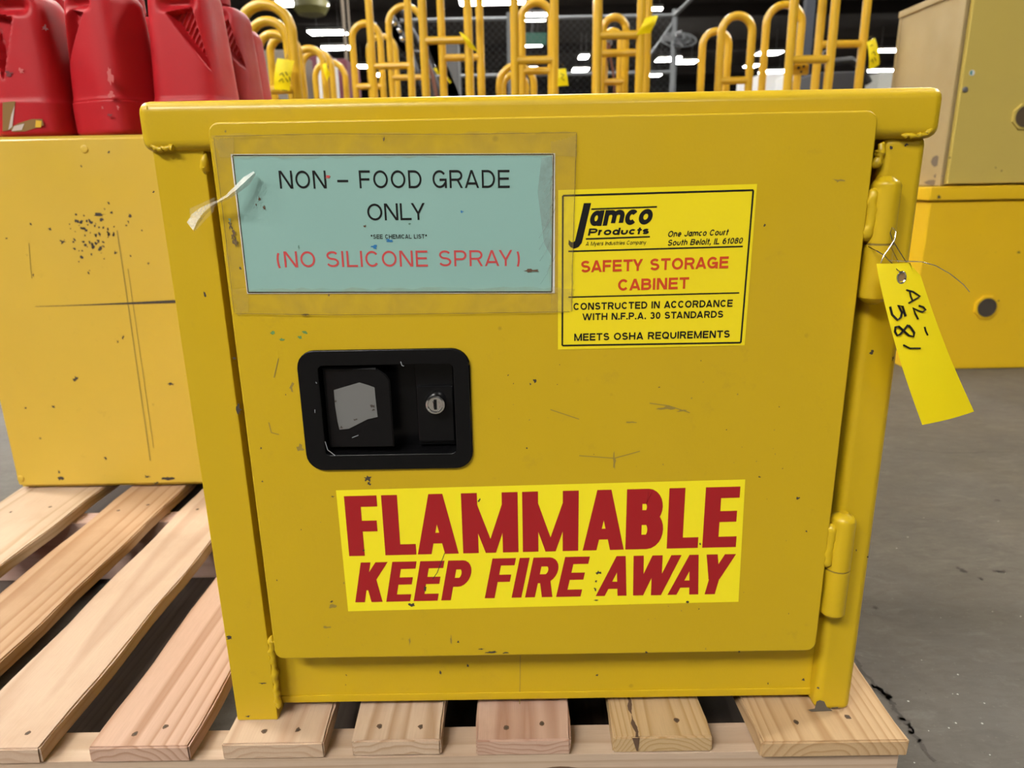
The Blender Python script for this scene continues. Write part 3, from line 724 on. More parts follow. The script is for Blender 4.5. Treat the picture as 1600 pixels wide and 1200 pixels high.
for (px, py, w, h) in ((935, 895, 9, 8), (931, 909, 5, 5), (930, 921, 5, 8), (932, 938, 8, 4), (749, 781, 6, 8), (643, 945, 11, 7), (1074, 941, 7, 5), (568, 860, 5, 3), (1094, 850, 4, 5), (664, 920, 5, 10)):
    p = aty(px, py, YT-.0002); blob(bm, p.x, YT-.0002, p.z, w*.00056, h*.00056, 0, rng)
linepx(bm, YT-.0002, [(695, 864), (683, 895), (676, 905)], 1.2)
ssub('scuffs', bm, CHIP, fl)

# ------------------------------------------------------------------ taped paper sign
z5 = lambda X, Y: (270+X/2.4615, 190+Y/2.4615)
sg = thing('paper_sign', 'teal printed paper sign under clear tape on the yellow cabinet door', 'sign', aty(620, 457, DY))
YP = DY-.0007
bm = new(); quadpx(bm, YP, [z5(222, 125), z5(1470, 122), z5(1469, 660), z5(286, 662)], 0)
quadpx(bm, YP-.0001, [z5(228, 130), z5(1460, 130), z5(1456, 654), z5(291, 656)], 1)
for a, b, w in ((z5(230, 130), z5(1464, 126), 1.8), (z5(1464, 126), z5(1458, 655), 1.8), (z5(1458, 655), z5(290, 657), 2.0), (z5(290, 657), z5(230, 130), 1.5)): linepx(bm, YP-.0002, [a, b], w, 2)
obj('paper', bm, [WHITE, PAPER, INK], sg, recalc=False)
bm = new(); yy = YP-.0003
textpx(bm, 'NON – FOOD GRADE', yy, z5(413, 258), z5(1296, 255), 28.2, t=.13, wf=.98, gap=.19)
textpx(bm, 'ONLY', yy, z5(750, 381), z5(972, 378), 26.5, t=.13, wf=.98, gap=.13)
textpx(bm, '*SEE CHEMICAL LIST*', yy, z5(762, 451), z5(978, 450), 6.8, t=.17, gap=.16)
obj('black_lettering', bm, INK, sg, recalc=False)
bm = new(); textpx(bm, '(NO SILICONE SPRAY)', yy, z5(403, 561), z5(1335, 555), 25, t=.127, wf=.95, gap=.19)
obj('red_lettering', bm, INKRED, sg, recalc=False)
ys = yy-.0002
STM = [GRIME, INKRED, plain('blue_ink', (.02, .16, .38), .5), plain('green_stain', (.10, .20, .15), .6)]
for (px, py, w, h, m) in ((830, 423, 22, 6, 0), (512, 277, 10, 5, 1), (585, 386, 10, 6, 2), (608, 376, 11, 5, 2), (365, 365, 5, 12, 0), (367, 378, 7, 8, 0), (570, 354, 4, 6, 0), (405, 310, 3, 5, 0), (400, 320, 3, 4, 0), (413, 324, 4, 6, 0), (467, 387, 3, 6, 3), (722, 331, 5, 4, 2), (640, 350, 4, 3, 3), (359, 345, 4, 10, 3)):
    bm = new(); p = aty(px, py, ys); blob(bm, p.x, ys, p.z, w*.00056, h*.00056, 0, rng)
    obj('stain', bm, STM[m], sg, recalc=False)
def wavy(corner, y, amp, mat, bm, nu=34, nv=12, edge=.0012):
    c = [aty(*p, y) for p in corner]; V = []
    for j in range(nv+1):
        row = []
        for i in range(nu+1):
            u, v = i/nu, j/nv
            p = c[0].lerp(c[1], u).lerp(c[3].lerp(c[2], u), v)
            k = Vector((0, -abs(math.sin(u*17+v*5)*math.cos(v*9+u*4))*amp, 0))
            if i in (0, nu): k += Vector((rng.uniform(-1, 1)*edge, 0, 0))
            if j in (0, nv): k += Vector((0, 0, rng.uniform(-1, 1)*edge))
            row.append(bm.verts.new(p+k))
        V.append(row)
    for j in range(nv):
        for i in range(nu):
            f = bm.faces.new([V[j][i], V[j][i+1], V[j+1][i+1], V[j+1][i]]); f.material_index = mat
for cs in ([(330, 210), (900, 207), (900, 243), (345, 247)], [(362, 452), (897, 449), (893, 488), (372, 492)], [(333, 218), (364, 215), (389, 488), (366, 490)], [(862, 222), (901, 212), (893, 486), (860, 486)]):
    bm = new(); wavy(cs, YP-.0007, .0004, 0, bm); obj('clear_tape', bm, FILM, sg, recalc=False)
bm = new(); yg = YP-.0010
for P in ([(336, 213), (520, 209), (700, 210), (900, 207)], [(368, 490), (520, 492), (620, 491), (890, 487)], [(901, 207), (895, 400), (893, 487)], [(334, 215), (348, 330), (366, 488)]):
    linepx(bm, yg, P, .7)
for (px, py, w, h) in ((363, 370, 5, 16), (368, 380, 6, 8), (360, 352, 3, 8), (478, 492, 14, 3), (600, 217, 4, 6), (514, 461, 3, 5)):
    p = aty(px, py, yg); blob(bm, p.x, yg, p.z, w*.00056, h*.00056, 0, rng)
obj('tape_grime', bm, plain('grime_edge', (.13, .085, .03), .8), sg, recalc=False)
# wrinkles in the film, right of the sign
bm = new()
for k in range(9):
    q0 = (848+rng.uniform(-6, 10), 300+k*18); linepx(bm, YP-.0005, [q0, (q0[0]+10, q0[1]-16), (q0[0]+15, q0[1]-30)], 1.0)
quadpx(bm, YP-.00045, [(846, 247), (863, 244), (861, 400), (850, 380), (840, 300)])
obj('film_wrinkles', bm, clear('film_sheen', (.33, .40, .38), .5, .30), sg, recalc=False)
# loose peeling end of tape
bm = new(); ctr = [(398, 270, -.016), (385, 282, -.019), (370, 296, -.022), (355, 308, -.024), (342, 315, -.022), (330, 322, -.019), (318, 332, -.016), (308, 346, -.018), (302, 360, -.020)]
wd = [(3, 3), (7, 8), (6, 6), (4, 4), (3, 3), (5, 4), (9, 5), (14, 5), (16, 3)]
rows = []
for (px, py, y), (a, b) in zip(ctr, wd):
    d = Vector((.62, .78))
    rows.append([bm.verts.new(aty(px-d.x*a, py-d.y*a, y)), bm.verts.new(aty(px, py, y-.004)), bm.verts.new(aty(px+d.x*b, py+d.y*b, y+.001))])
for A, B in zip(rows, rows[1:]):
    for k in (0, 1): bm.faces.new([A[k], A[k+1], B[k+1], B[k]])
obj('peeling_tape', bm, clear('tape_white', (.80, .80, .76), .8, .45, .15), sg, recalc=False)
bm = new(); quadpx(bm, -.0135, [(296, 326), (336, 308), (334, 330), (306, 360), (298, 350)]); obj('peeling_tape_end', bm, clear('tape_end', (.75, .68, .42), .9, .22, .12), sg, recalc=False)

# ------------------------------------------------------------------ hang tag on the upper hinge
tg = thing('hang_tag', 'large bright yellow paper tag wired to the upper hinge of the cabinet', 'tag', aty(1400, 425, -.032), 'yellow paper tags')
def tagpt(u, v):       # u across 0..1, v down 0..1 : curved card
    tl, tr = aty(1368, 412, -.032), aty(1432, 410, -.032)
    bl, br = aty(1441, 664, -.040), aty(1522, 643, -.040)
    p = tl.lerp(tr, u).lerp(bl.lerp(br, u), v)
    p += Vector((-.006*math.sin(math.pi*v), -.007*math.sin(math.pi*v)-.002*math.sin(math.pi*u), 0))
    return p
bm = new(); N, K = 16, 6; V = []
for j in range(N+1):
    v = j/N; inset = max(0, .10-v)*.0
    V.append([bm.verts.new(tagpt(u/K if v > .07 else .5+(u/K-.5)*(1-.0), v)) for u in range(K+1)])
# clipped corners
ml = tagpt(0, .085); mr = tagpt(1.05, .11)
for j in (0, 1):
    V[j][0].co = tagpt(.02, 0).lerp(ml, j*.75) if j else tagpt(.02, .0)
    V[j][K].co = tagpt(.80, 0) if j == 0 else tagpt(1.0, .085)
for j in range(N):
    for k in range(K): bm.faces.new([V[j][k], V[j][k+1], V[j+1][k+1], V[j+1][k]])
bmesh.ops.solidify(bm, geom=list(bm.faces), thickness=.0004)
obj('card', bm, TAGY, tg, angle=60)
bm = new(); ec = tagpt(.50, .085)+Vector((0, -.0005, 0))
tube(bm, [ec+Vector((math.cos(a)*.0031, 0, math.sin(a)*.0043)) for a in [2*math.pi*k/16 for k in range(16)]], .0008, 6, 0, True)
obj('eyelet', bm, CHROME, tg)
bm = new(); face(bm, [ec+Vector((math.cos(a)*.0028, -.0001, math.sin(a)*.0040)) for a in [2*math.pi*k/16 for k in range(16)]])
obj('eyelet_hole', bm, plain('hole_brown', (.25, .15, .06), .8), tg, recalc=False)
bm = new()
zz = lambda X, Y: (1230+X/6, 360+Y/6)
INKPTS = [([(1118, 558), (1180, 575), (1245, 618), (1195, 650), (1140, 682)], 2.4), ([(1150, 570), (1160, 620), (1178, 662)], 2.2),
          ([(1235, 705), (1275, 718), (1298, 745), (1270, 765), (1235, 755), (1180, 728), (1200, 780), (1228, 832)], 2.4), ([(1290, 905), (1300, 945), (1318, 982)], 2.2),
          ([(965, 715), (985, 790), (1035, 840), (1065, 815), (1075, 770), (1040, 700), (1080, 712), (1108, 805)], 3.0),
          ([(1135, 888), (1100, 930), (1060, 975), (1030, 985), (1010, 950), (1015, 905), (1045, 900), (1090, 940), (1140, 985), (1185, 995), (1190, 960), (1160, 915), (1137, 890)], 3.0),
          ([(1090, 1075), (1150, 1105), (1250, 1105)], 2.4)]
def card_depth(px, py):
    best = None
    for k in range(0, 101):
        v = k/100; a, b = tagpt(0, v), tagpt(1, v)
        for u in (0, .25, .5, .75, 1):
            p = tagpt(u, v); d = p-EYE; w = d.dot(CF); x = 800+FPX*d.dot(CR)/w; y = 600-FPX*d.dot(CU)/w
            e = (x-px)**2+(y-py)**2
            if best is None or e < best[0]: best = (e, p.y)
    return best[1]
bm.free(); bm = new()
for pts, w in INKPTS:
    P = []
    for q in pts:
        a = zz(*q); P.append(aty(a[0], a[1], card_depth(*a)-.0009))
    tube(bm, P, w*.00030, 5)
obj('handwriting', bm, INK, tg)
bm = new(); e0 = ec+Vector((0, -.001, .003))
h0 = aty(1357, 385, -.010)
tube(bm, [h0, aty(1370, 392, -.020), aty(1381, 399, -.022), aty(1392, 410, -.028), aty(1402, 422, -.036), e0], .00045, 5)
tube(bm, [aty(1376, 411, -.024), aty(1381, 399, -.0225), aty(1390, 387, -.024), aty(1398, 374, -.024), aty(1400, 362, -.022), aty(1394, 355, -.02), aty(1391, 364, -.02), aty(1394, 375, -.022), aty(1416, 410, -.030)], .00038, 5)
tube(bm, [aty(1388, 407, -.026), aty(1410, 408, -.034), aty(1440, 409, -.036), aty(1462, 415, -.034), aty(1485, 428, -.03), aty(1505, 444, -.03), aty(1515, 456, -.03)], .00036, 5)
tube(bm, [aty(1392, 386, -.022), aty(1404, 410, -.03)], .0003, 5)
obj('wire', bm, CHROME, tg)

# ------------------------------------------------------------------ left cabinet on the pallet
YL = .559
LCX0, LCX1, LCY1, LCT = -.889, -.24, 1.02, .721
lc = thing('storage_cabinet', 'yellow cabinet with bare chipped side on the pallet under the red cans', 'cabinet', (-.56, .79, PT))
bm = new()
t = bmesh.new(); bmesh.ops.create_cube(t, size=1)
for v in t.verts: v.co = Vector(((LCX0+LCX1)/2+v.co.x*(LCX1-LCX0), (YL+LCY1)/2+v.co.y*(LCY1-YL), (PT+LCT)/2+.0015+v.co.z*(LCT-PT-.0055)))
bmesh.ops.bevel(t, geom=list(t.edges), offset=.006, segments=3, affect='EDGES'); merge(bm, t)
rng = random.Random(5)
for k in range(75):
    a = rng.gauss(152, 22); b = rng.gauss(372, 22)
    p = aty(a, b, YL-.0004); s = rng.uniform(.5, 1.5); blob(bm, p.x, YL-.0004, p.z, s*.0045, s*.005, 1, rng, 7)
chl = [(118, 592, 9, 8), (84, 635, 6, 5), (192, 527, 4, 7), (184, 534, 3, 5), (95, 748, 12, 7), (92, 737, 4, 7), (230, 745, 12, 6), (262, 747, 22, 8), (245, 755, 12, 5), (33, 748, 7, 9), (203, 337, 6, 5), (232, 412, 4, 7), (165, 716, 5, 5), (48, 350, 4, 4), (52, 430, 3, 5), (10, 372, 4, 4), (127, 260, 3, 4), (128, 235, 3, 4), (170, 238, 4, 4), (40, 638, 4, 5), (268, 600, 14, 6), (78, 358, 5, 5), (98, 378, 10, 7), (155, 335, 18, 5)]
for (px, py, w, h) in chl:
    p = aty(px, py, YL-.0004); blob(bm, p.x, YL-.0004, p.z, w*.00105, h*.00105, 1, rng)
P = [aty(*q, YL-.0005) for q in ((55, 479), (120, 477), (200, 474), (275, 471))]
for (a, b, w0, w1) in ((0, 1, .0006, .0012), (1, 2, .0012, .003), (2, 3, .003, .005)):
    A, B = P[a], P[b]; face(bm, [(A.x, A.y, A.z-w0/2), (B.x, B.y, B.z-w1/2), (B.x, B.y, B.z+w1/2), (A.x, A.y, A.z+w0/2)], 1)
for (q, w) in (([(45, 380), (48, 420), (50, 435)], .0012), ([(183, 360), (195, 440), (235, 720)], .0018), ([(200, 420), (240, 700)], .0012)):
    PP = [aty(*s, YL-.0004) for s in q]
    for s in strip([(p.x, p.z) for p in PP], w, False, False): face(bm, [(a, YL-.0004, b) for a, b in s], 2)
obj('body', bm, [YEL_L, CHIP, SCUFF], lc)
for q in ((132, 233), (33, 748), (250, 232)):
    bm = new(); p = aty(*q, YL); lathe(bm, [(.006, YL), (.0055, YL-.0015), (.003, YL-.0026)], (p.x, 0, p.z), 'y', 16); obj('rivet', bm, YEL_L, lc)

# ------------------------------------------------------------------ red cans on the left cabinet
SCP = plain('pale_scuff', (.52, .12, .12), .35); SCG = plain('dark_smudge', (.14, .018, .022), .6)
def red_can(x, y, yaw, flip, ribs, lab, tri=None, scuffs=(), mat=RED, w=.0575, h=.205, d=None, sticker=False, tear=False):
    z0 = LCT; d = d or w
    t = thing('fuel_can', lab, 'can', (x, y, z0), 'red plastic cans on the left cabinet')
    ca, sa = math.cos(yaw), math.sin(yaw)
    NA, NZ = (300, 150) if ribs else (128, 84)
    ca, sa = math.cos(yaw), math.sin(yaw)
    # triangle of the grip hollow in face coordinates (u to the right, z up)
    tri = tri or [(-.10, .170), (.45, .180), (.72, .103)]; zs = max(q[1] for q in tri)+.006
    if flip: tri = [(-u, z) for u, z in tri]
    tri = [(u*w, z) for u, z in tri]
    def sdf(px, pz):
        e = []; n = 3
        cx = sum(p[0] for p in tri)/3; cz = sum(p[1] for p in tri)/3
        for a, b in zip(tri, tri[1:]+tri[:1]):
            nx, nz = b[1]-a[1], -(b[0]-a[0]); L = math.hypot(nx, nz); nx, nz = nx/L, nz/L
            s = (px-a[0])*nx+(pz-a[1])*nz
            if (cx-a[0])*nx+(cz-a[1])*nz > 0: s = -s
            e.append(s)
        return max(e)
    def sm(a, b, v):
        v = min(1, max(0, (v-a)/(b-a))); return v*v*(3-2*v)
    prof = []
    for k in range(NZ+1):
        f = k/NZ; z = f*h
        r = 1.0
        if z < .008: r = .90+.10*math.sqrt(max(0, 1-((.008-z)/.008)**2))
        elif z < .049: r = 1.0
        else:
            q = (z-.049)/(.20-.049); r = .965-.155*q**1.1
            r += .016*math.exp(-((z-.051)/.0028)**2)
        top = h-.020
        if z > top: r *= math.sqrt(max(.02, 1-((z-top)/.021)**2))*.32+.68 if z < h else .55
        prof.append((r, z))
    fine = []
    for k in range(4000):
        a = 2*math.pi*k/4000; c, sn = math.cos(a), math.sin(a); e = 2/3.6
        fine.append((math.copysign(abs(c)**e, c), math.copysign(abs(sn)**e, sn)))
    acc = [0]
    for k in range(4000): acc.append(acc[-1]+math.hypot(fine[(k+1) % 4000][0]-fine[k][0], fine[(k+1) % 4000][1]-fine[k][1]))
    sec = []; j = 0
    for k in range(NA):
        while acc[j+1] < acc[-1]*k/NA: j += 1
        sec.append(fine[j])
    prof += [(.45, h+.0015), (.24, h+.002), (.235, h+.012), (.22, h+.0125)]
    bm = new(); rings = []
    for r, z in prof:
        ring = []
        for k in range(NA):
            lx, s = sec[k][0]*w*r, sec[k][1]; ly = s*d*r
            if s < -.05 and .07 < z < h:
                q = sdf(lx, z)
                dp = .020*sm(.004, -.0025, q)
                hz = .5*(1+math.cos(min(1, abs(z-zs)/.016)*math.pi)); hx = sm(1.0, .35, abs(lx/w-(.10 if not flip else -.10))/.6)
                dp = max(dp, .016*hz*hx)
                if ribs and q < -.001: dp -= .0040*max(0, math.sin((lx*(.87 if not flip else -.87)-z*.5)*2*math.pi/.0068))*sm(-.0005, -.003, q)
                ly += dp*min(1, max(0, -s-.5)*3)
            ring.append(bm.verts.new((x+lx*ca-ly*sa, y+lx*sa+ly*ca, z0+z)))
        rings.append(ring)
    for A, B in zip(rings, rings[1:]):
        for k in range(NA): bm.faces.new([A[k], A[(k+1) % NA], B[(k+1) % NA], B[k]])
    bm.faces.new(rings[0]); bm.faces.new(rings[-1])
    obj('body', bm, mat, t, angle=50)
    bm = new(); lathe(bm, [(.019, z0+h+.006), (.021, z0+h+.008), (.021, z0+h+.030), (.018, z0+h+.034), (.006, z0+h+.036)], (x, y, 0), 'z', 22)
    obj('cap', bm, mat, t)
    for (px, py, pw, ph, m) in scuffs:
        z = aty(px, py, y-d).z-z0; q = min(1, max(0, (z-.049)/.151)); yy = y+((aty(px, py, y-d).x-x)*sa-d*((.965-.155*q**1.1) if z > .052 else 1))/ca-.0012
        bm = new(); c = aty(px, py, yy); blob(bm, c.x, yy, c.z, pw*.00105, ph*.00105, 0, rng, 14); obj('scuff_mark', bm, (SCP, SCG)[m], t, recalc=False)
    if tear or sticker:
        bm = new(); yy = y-d-.0006
        if tear:
            for q, m in (([(4, 160), (24, 158), (22, 178), (16, 203), (4, 205)], 0), ([(15, 200), (30, 192), (50, 186), (66, 186), (68, 196), (40, 205), (20, 206)], 0), ([(56, 188), (65, 189), (64, 199), (55, 199)], 1), ([(22, 197), (38, 193), (34, 203), (18, 205)], 2), ([(18, 178), (23, 165), (19, 198), (13, 203)], 2)):
                face(bm, [aty(*s, yy-m*.0002) for s in q], m)
        obj('torn_label', bm, [plain('label_brown', (.22, .12, .03), .5), plain('label_gold', (.65, .38, .02), .5), plain('label_pale', (.50, .42, .38), .5)], t, recalc=False)
    return t
red_can(-.7655, .630, 0, False, False, 'red plastic can with torn sticker remains at the left photo edge', [(-.50, .176), (.10, .164), (-.30, .092)], ((33, 110, 10, 9, 0), (70, 44, 10, 9, 1), (14, 115, 14, 8, 1)), w=.0575, d=.058, tear=True)
red_can(-.6420, .630, -.42, True, True, 'red plastic can standing second from the left photo edge, dent near its base', None, ((172, 118, 9, 26, 0), (174, 148, 12, 10, 0), (184, 168, 5, 6, 0), (160, 168, 4, 5, 0), (172, 180, 8, 4, 1)), w=.0580, d=.055)
red_can(-.5215, .643, -.06, False, True, 'bright red plastic can with ribbed grip behind the yellow cabinet corner', w=.0575, h=.215)
red_can(-.5265, .790, -.04, False, True, 'dull faded red can with ribbed grip behind the bright ribbed can', [(-.10, .180), (.52, .190), (.80, .122)], mat=REDF, w=.0575, h=.214)
red_can(-.554, .930, 0, False, False, 'mostly hidden red can nearest the yellow hoops', w=.0575, h=.208)
red_can(-.815, .80, .08, False, False, 'red can with wire handle glimpsed between the two front left cans', w=.0575)
red_can(-.680, .80, .1, True, False, 'dark red can half hidden between the second and the bright ribbed can', w=.0575)
bm = new(); tube(bm, [aty(92, 22, .73), aty(96, 38, .725), aty(101, 50, .722), aty(110, 58, .725), aty(118, 60, .735)], .0022, 6)
tube(bm, [aty(95, 30, .735), aty(98, 45, .728), aty(112, 50, .732)], .0016, 6)
wh = obj('wire_handle', bm, STEEL, bpy.data.objects['fuel_can.005'])

# ------------------------------------------------------------------ right-hand cabinets on the floor
YR = 1.748
def yz(px, py, y=YR): return aty(px, py, y)
rl = thing('floor_cabinet', 'low bright yellow cabinet with round vent on the floor at right', 'cabinet', (1.7, 2.0, 0))
bm = new(); rx0 = aty(1452, 330, YR).x
span(bm, rx0, rx0+1.1, YR, YR+.46, 0.001, .552, .004)
rng = random.Random(8)
for (px, py, w, h) in ((1592, 394, 6, 5), (1560, 470, 4, 4), (1470, 560, 6, 3)): p = aty(px, py, YR-.0006); blob(bm, p.x, YR-.0006, p.z, w*.002, h*.002, 1, rng)
obj('body', bm, [YEL_R, CHIP], rl)
bm = new(); span(bm, rx0-.012, rx0+1.11, YR-.012, YR+.465, .556, .598, .004)
p = aty(1463, 308, YR); blob(bm, p.x, YR-.0126, p.z, .016, .014, 1, rng)
obj('lid_rim', bm, [YEL_R, CHIP], rl)
def vent(px, py, par, mats, y=YR):
    p = aty(px, py, y)
    bm = new(); oc = [(p.x+.040*math.cos(math.radians(22.5+45*k)), p.z+.040*math.sin(math.radians(22.5+45*k))) for k in range(8)]
    prism(bm, oc, y-.007, y+.001, .001); v = obj('vent_plate', bm, mats, par)
    bm = new(); lathe(bm, [(.031, y-.0072), (.031, y-.0095), (.0265, y-.0095), (.0265, y-.0075), (.003, y-.0078)], (p.x, 0, p.z), 'y', 28)
    o = obj('vent_screen', bm, plain('screen_brown', (.075, .06, .045) if py > 300 else (.11, .075, .04), .6, .2), None); o.parent = v
vent(1540, 480, rl, YEL_R)
ru = thing('upper_cabinet', 'tall faded tan cabinet standing on the low yellow cabinet at right', 'cabinet', (1.7, 2.0, .6))
ux0 = 1.337; uz0, uz1 = .600, 1.178
bm = new(); span(bm, ux0, ux0+.95, YR+.022, YR+.395, uz0, uz1-.02, .002); obj('body', bm, TAN, ru)
bm = new(); span(bm, ux0-.006, ux0+.956, YR+.016, YR+.401, uz1-.022, uz1, .003); obj('top_rim', bm, TAN, ru)
bm = new(); span(bm, ux0-.003, ux0+.008, YR+.386, YR+.398, uz0, uz1-.022, .002); obj('corner_trim', bm, TAN, ru)
bm = new(); span(bm, ux0-.004, ux0+.004, YR+.012, YR+.040, uz0, uz1-.022, .002); obj('corner_trim', bm, TAN, ru)
bm = new(); span(bm, ux0+.012, ux0+.94, YR-.001, YR+.018, uz0+.006, uz1-.03, .003)
for (px, py, w, h) in ((1556, 262, 3, 3), (1565, 267, 3, 3), (1484, 246, 3, 4)): p = aty(px, py, YR-.002); blob(bm, p.x, YR-.0016, p.z, w*.002, h*.002, 1, rng)
obj('door', bm, [TANF, CHIP], ru)
bm = new()
for (a, b, w, h) in ((1462, 252, .03, .035), (1458, 285, .05, .02), (1466, 275, .03, .02)):
    # grime on the side sheet
    d = ray(a, b); q = EYE+d*((ux0-.0006-EYE.x)/d.x)
    face(bm, [(ux0-.0006, q.y+math.cos(k)*w*rng.uniform(.6, 1.1), q.z+math.sin(k)*h*.5*rng.uniform(.6, 1.1)) for k in (0, .8, 1.6, 2.4, 3.2, 4, 4.8, 5.6)])
obj('rust_stain', bm, plain('stain_brown', (.17, .13, .09), .8), ru, recalc=False)
p = aty(1507, 140, YR); bm = new(); lathe(bm, [(.008, YR-.001), (.008, YR-.005), (.004, YR-.006)], (p.x, 0, p.z), 'y', 14); obj('bolt', bm, STEEL, ru)
p = aty(1518, 114, YR); bm = new(); lathe(bm, [(.008, YR-.001), (.008, YR-.003), (.001, YR-.0032)], (p.x, 0, p.z), 'y', 14)
face(bm, [(p.x-.007, YR-.0035, p.z-.004), (p.x, YR-.0035, p.z-.007), (p.x, YR-.0035, p.z+.007), (p.x-.006, YR-.0035, p.z+.005)], 1); obj('round_sticker', bm, [WHITE, plain('teal_ink', (.02, .22, .22), .5)], ru)
vent(1600, 182, ru, TANF)

# ------------------------------------------------------------------ yellow hand trucks behind the cabinets
TR = .0150
def hand_truck(xl, xr, y, ztop, bars, lab, r=TR, hook=False):
    """one upright tubular hand truck: hooped frame, crossbars, toe plate, axle and two wheels"""
    w = xr-xl; xc = (xl+xr)/2
    t = thing('hand_truck', lab, 'hand truck', (xc, y, 0), 'yellow tubular hand trucks')
    R0 = w/2
    pts = [(xl, y, .10), (xl, y, .5), (xl, y, max(.55, ztop-R0-.2))]
    pts += [(xc-R0*math.cos(a), y, ztop-R0+R0*math.sin(a)) for a in [math.pi*k/18 for k in range(19)]]
    pts += [(xr, y, max(.55, ztop-R0-.2)), (xr, y, .5), (xr, y, .10)]
    bm = new(); tube(bm, pts, r, 12); obj('frame', bm, TUBE, t)
    for z in list(bars)+[.32, .14]:
        bm = new(); tube(bm, [(xl, y, z), (xr, y, z)], r*.92, 10); obj('crossbar', bm, TUBE, t)
    bm = new(); span(bm, xl-.03, xr+.03, y-.10, y+.004, .008, .014, .002); span(bm, xl-.03, xr+.03, y-.002, y+.004, .008, .11, .002); obj('toe_plate', bm, TUBE, t)
    bm = new(); tube(bm, [(xl-.045, y+.055, .062), (xr+.045, y+.055, .062)], .008, 8)
    for x in (xl, xr): tube(bm, [(x, y, .12), (x, y+.055, .062)], .008, 8)
    obj('axle', bm, STEEL, t)
    for x in (xl-.045, xr+.045):
        bm = new(); lathe(bm, [(.02, -.016), (.052, -.016), (.060, -.008), (.060, .008), (.052, .016), (.02, .016)], (x, y+.055, .062), 'x', 24); obj('wheel', bm, BLACKM, t)
    return t
def zt(px, py, y): return aty(px, py, y).z
def truck(pl, pr, y, top, bars, lab, pbar=125, r=TR):
    xl, xr = aty(pl, pbar, y).x, aty(pr, pbar, y).x
    pm = (pl+pr)/2
    return hand_truck(xl, xr, y, zt(pm, top, y)-r, [zt(pm, b, y) for b in bars], lab, r)
TK = [
 (384, 463, 1.75, -2, [140], 'yellow hand truck with the largest left hoop, nearest the red cans'),
 (398, 455, 2.02, 25, [], 'yellow hand truck whose hoop sits just under the largest left hoop'),
 (409, 459, 2.28, 46, [], 'yellow hand truck with third hoop down in the left nest'),
 (427, 471, 2.50, 52, [], 'yellow hand truck with narrow hoop carrying the large written left tag'),
 (465, 508, 2.74, 70, [], 'yellow hand truck with hoop where the narrow folded tag hangs'),
 (474, 520, 3.22, 76, [], 'yellow hand truck with hoop just behind the narrow folded tag'),
 (493, 540, 3.46, 92, [], 'lowest yellow hoop at the right end of the left nest'),
 (555, 598, 2.98, 31, [135], 'yellow hand truck hoop standing alone left of the middle posts'),
 (584, 643, 2.64, -70, [103], 'tall yellow hand truck with crossbar low between middle posts'),
 (579, 621, 3.66, 52, [], 'short yellow hoop overlapped by the tall middle posts'),
 (612, 664, 3.22, 4, [121], 'tall yellow hoop just left of the grey tilted metal frame'),
 (665, 734, 2.20, -75, [63], 'tall yellow hand truck whose upper crossbar carries the leaf-like tag'),
 (693, 752, 2.46, -70, [90], 'tall yellow hand truck with second crossbar below the leaf-like tag'),
 (805, 866, 2.10, -80, [94], 'tall yellow hand truck with dull tag at its right post'),
 (816, 862, 2.38, -3, [111], 'yellow hand truck with central hoop around the square light'),
 (780, 834, 2.72, 97, [], 'low yellow hoop left of the central hand truck, outer arc'),
 (786, 822, 2.98, 111, [], 'low yellow hoop nested inside another at the central hand truck'),
 (933, 999, 2.05, -85, [55], 'tall yellow hand truck holding the folded yellow tag on its crossbar'),
 (931, 1009, 2.32, -85, [83], 'tall yellow hand truck behind the folded tag, lower bright crossbar'),
 (941, 976, 2.58, 21, [128], 'yellow hoop framed inside the tall right-centre hand truck'),
 (944, 968, 2.84, 43, [], 'smaller yellow hoop lowest inside the tall right-centre hand truck'),
 (1095, 1135, 2.64, 43, [], 'lower left one of the two small paired yellow hoops'),
 (1123, 1170, 2.38, 18, [126], 'taller right one of the two small paired yellow hoops'),
 (1191, 1245, 2.56, 1, [], 'yellow hoop left of the thick right post'),
 (1231, 1294, 2.10, -90, [93], 'yellow hand truck with thick left post at right'),
 (1274, 1342, 2.32, -90, [69], 'rightmost yellow hand truck, tag hanging at its outer post'),
]
for (a, b, y, top, bars, lab) in TK: truck(a, b, y, top, bars, lab)

# yellow tags wired to the hand trucks
def small_tag(px, y, lab, ink=None, mat=TAGY, bend=.01):
    # px: four corners, clockwise from the upper left
    c = [aty(*p, y) for p in px]
    t = thing('hang_tag', lab, 'tag', (c[0]+c[1])/2, 'yellow paper tags')
    bm = new(); V = []
    for j in range(9):
        v = j/8; row = []
        for i in range(5):
            u = i/4; p = c[0].lerp(c[1], u).lerp(c[3].lerp(c[2], u), v)
            row.append(bm.verts.new(p+Vector((0, -bend*math.sin(math.pi*v)-bend*.4*math.sin(math.pi*u), 0))))
        V.append(row)
    for j in range(8):
        for i in range(4): bm.faces.new([V[j][i], V[j][i+1], V[j+1][i+1], V[j+1][i]])
    bmesh.ops.solidify(bm, geom=list(bm.faces), thickness=.0006)
    obj('card', bm, mat, t, angle=60)
    bm = new(); m = (c[0]+c[1])/2
    tube(bm, [m+Vector((0, -.003, -.006)), m+Vector((.006, .0, .012)), m+Vector((0, .014, .016))], .0008, 5); obj('wire', bm, CHROME, t)
    if ink:
        bm = new()
        for P in ink: tube(bm, [aty(*p, y-bend*1.25-.002) for p in P], .0012, 5)
        obj('handwriting', bm, INK, t)
small_tag([(433, 91), (460, 95), (453, 142), (428, 140)], 1.70, 'large written yellow tag hanging among the left hoops', [[(437, 117), (441, 114), (444, 120)], [(446, 112), (449, 118)], [(436, 127), (441, 123), (443, 129)], [(446, 122), (450, 128)], [(452, 120), (453, 127)], [(441, 141), (449, 142)]])
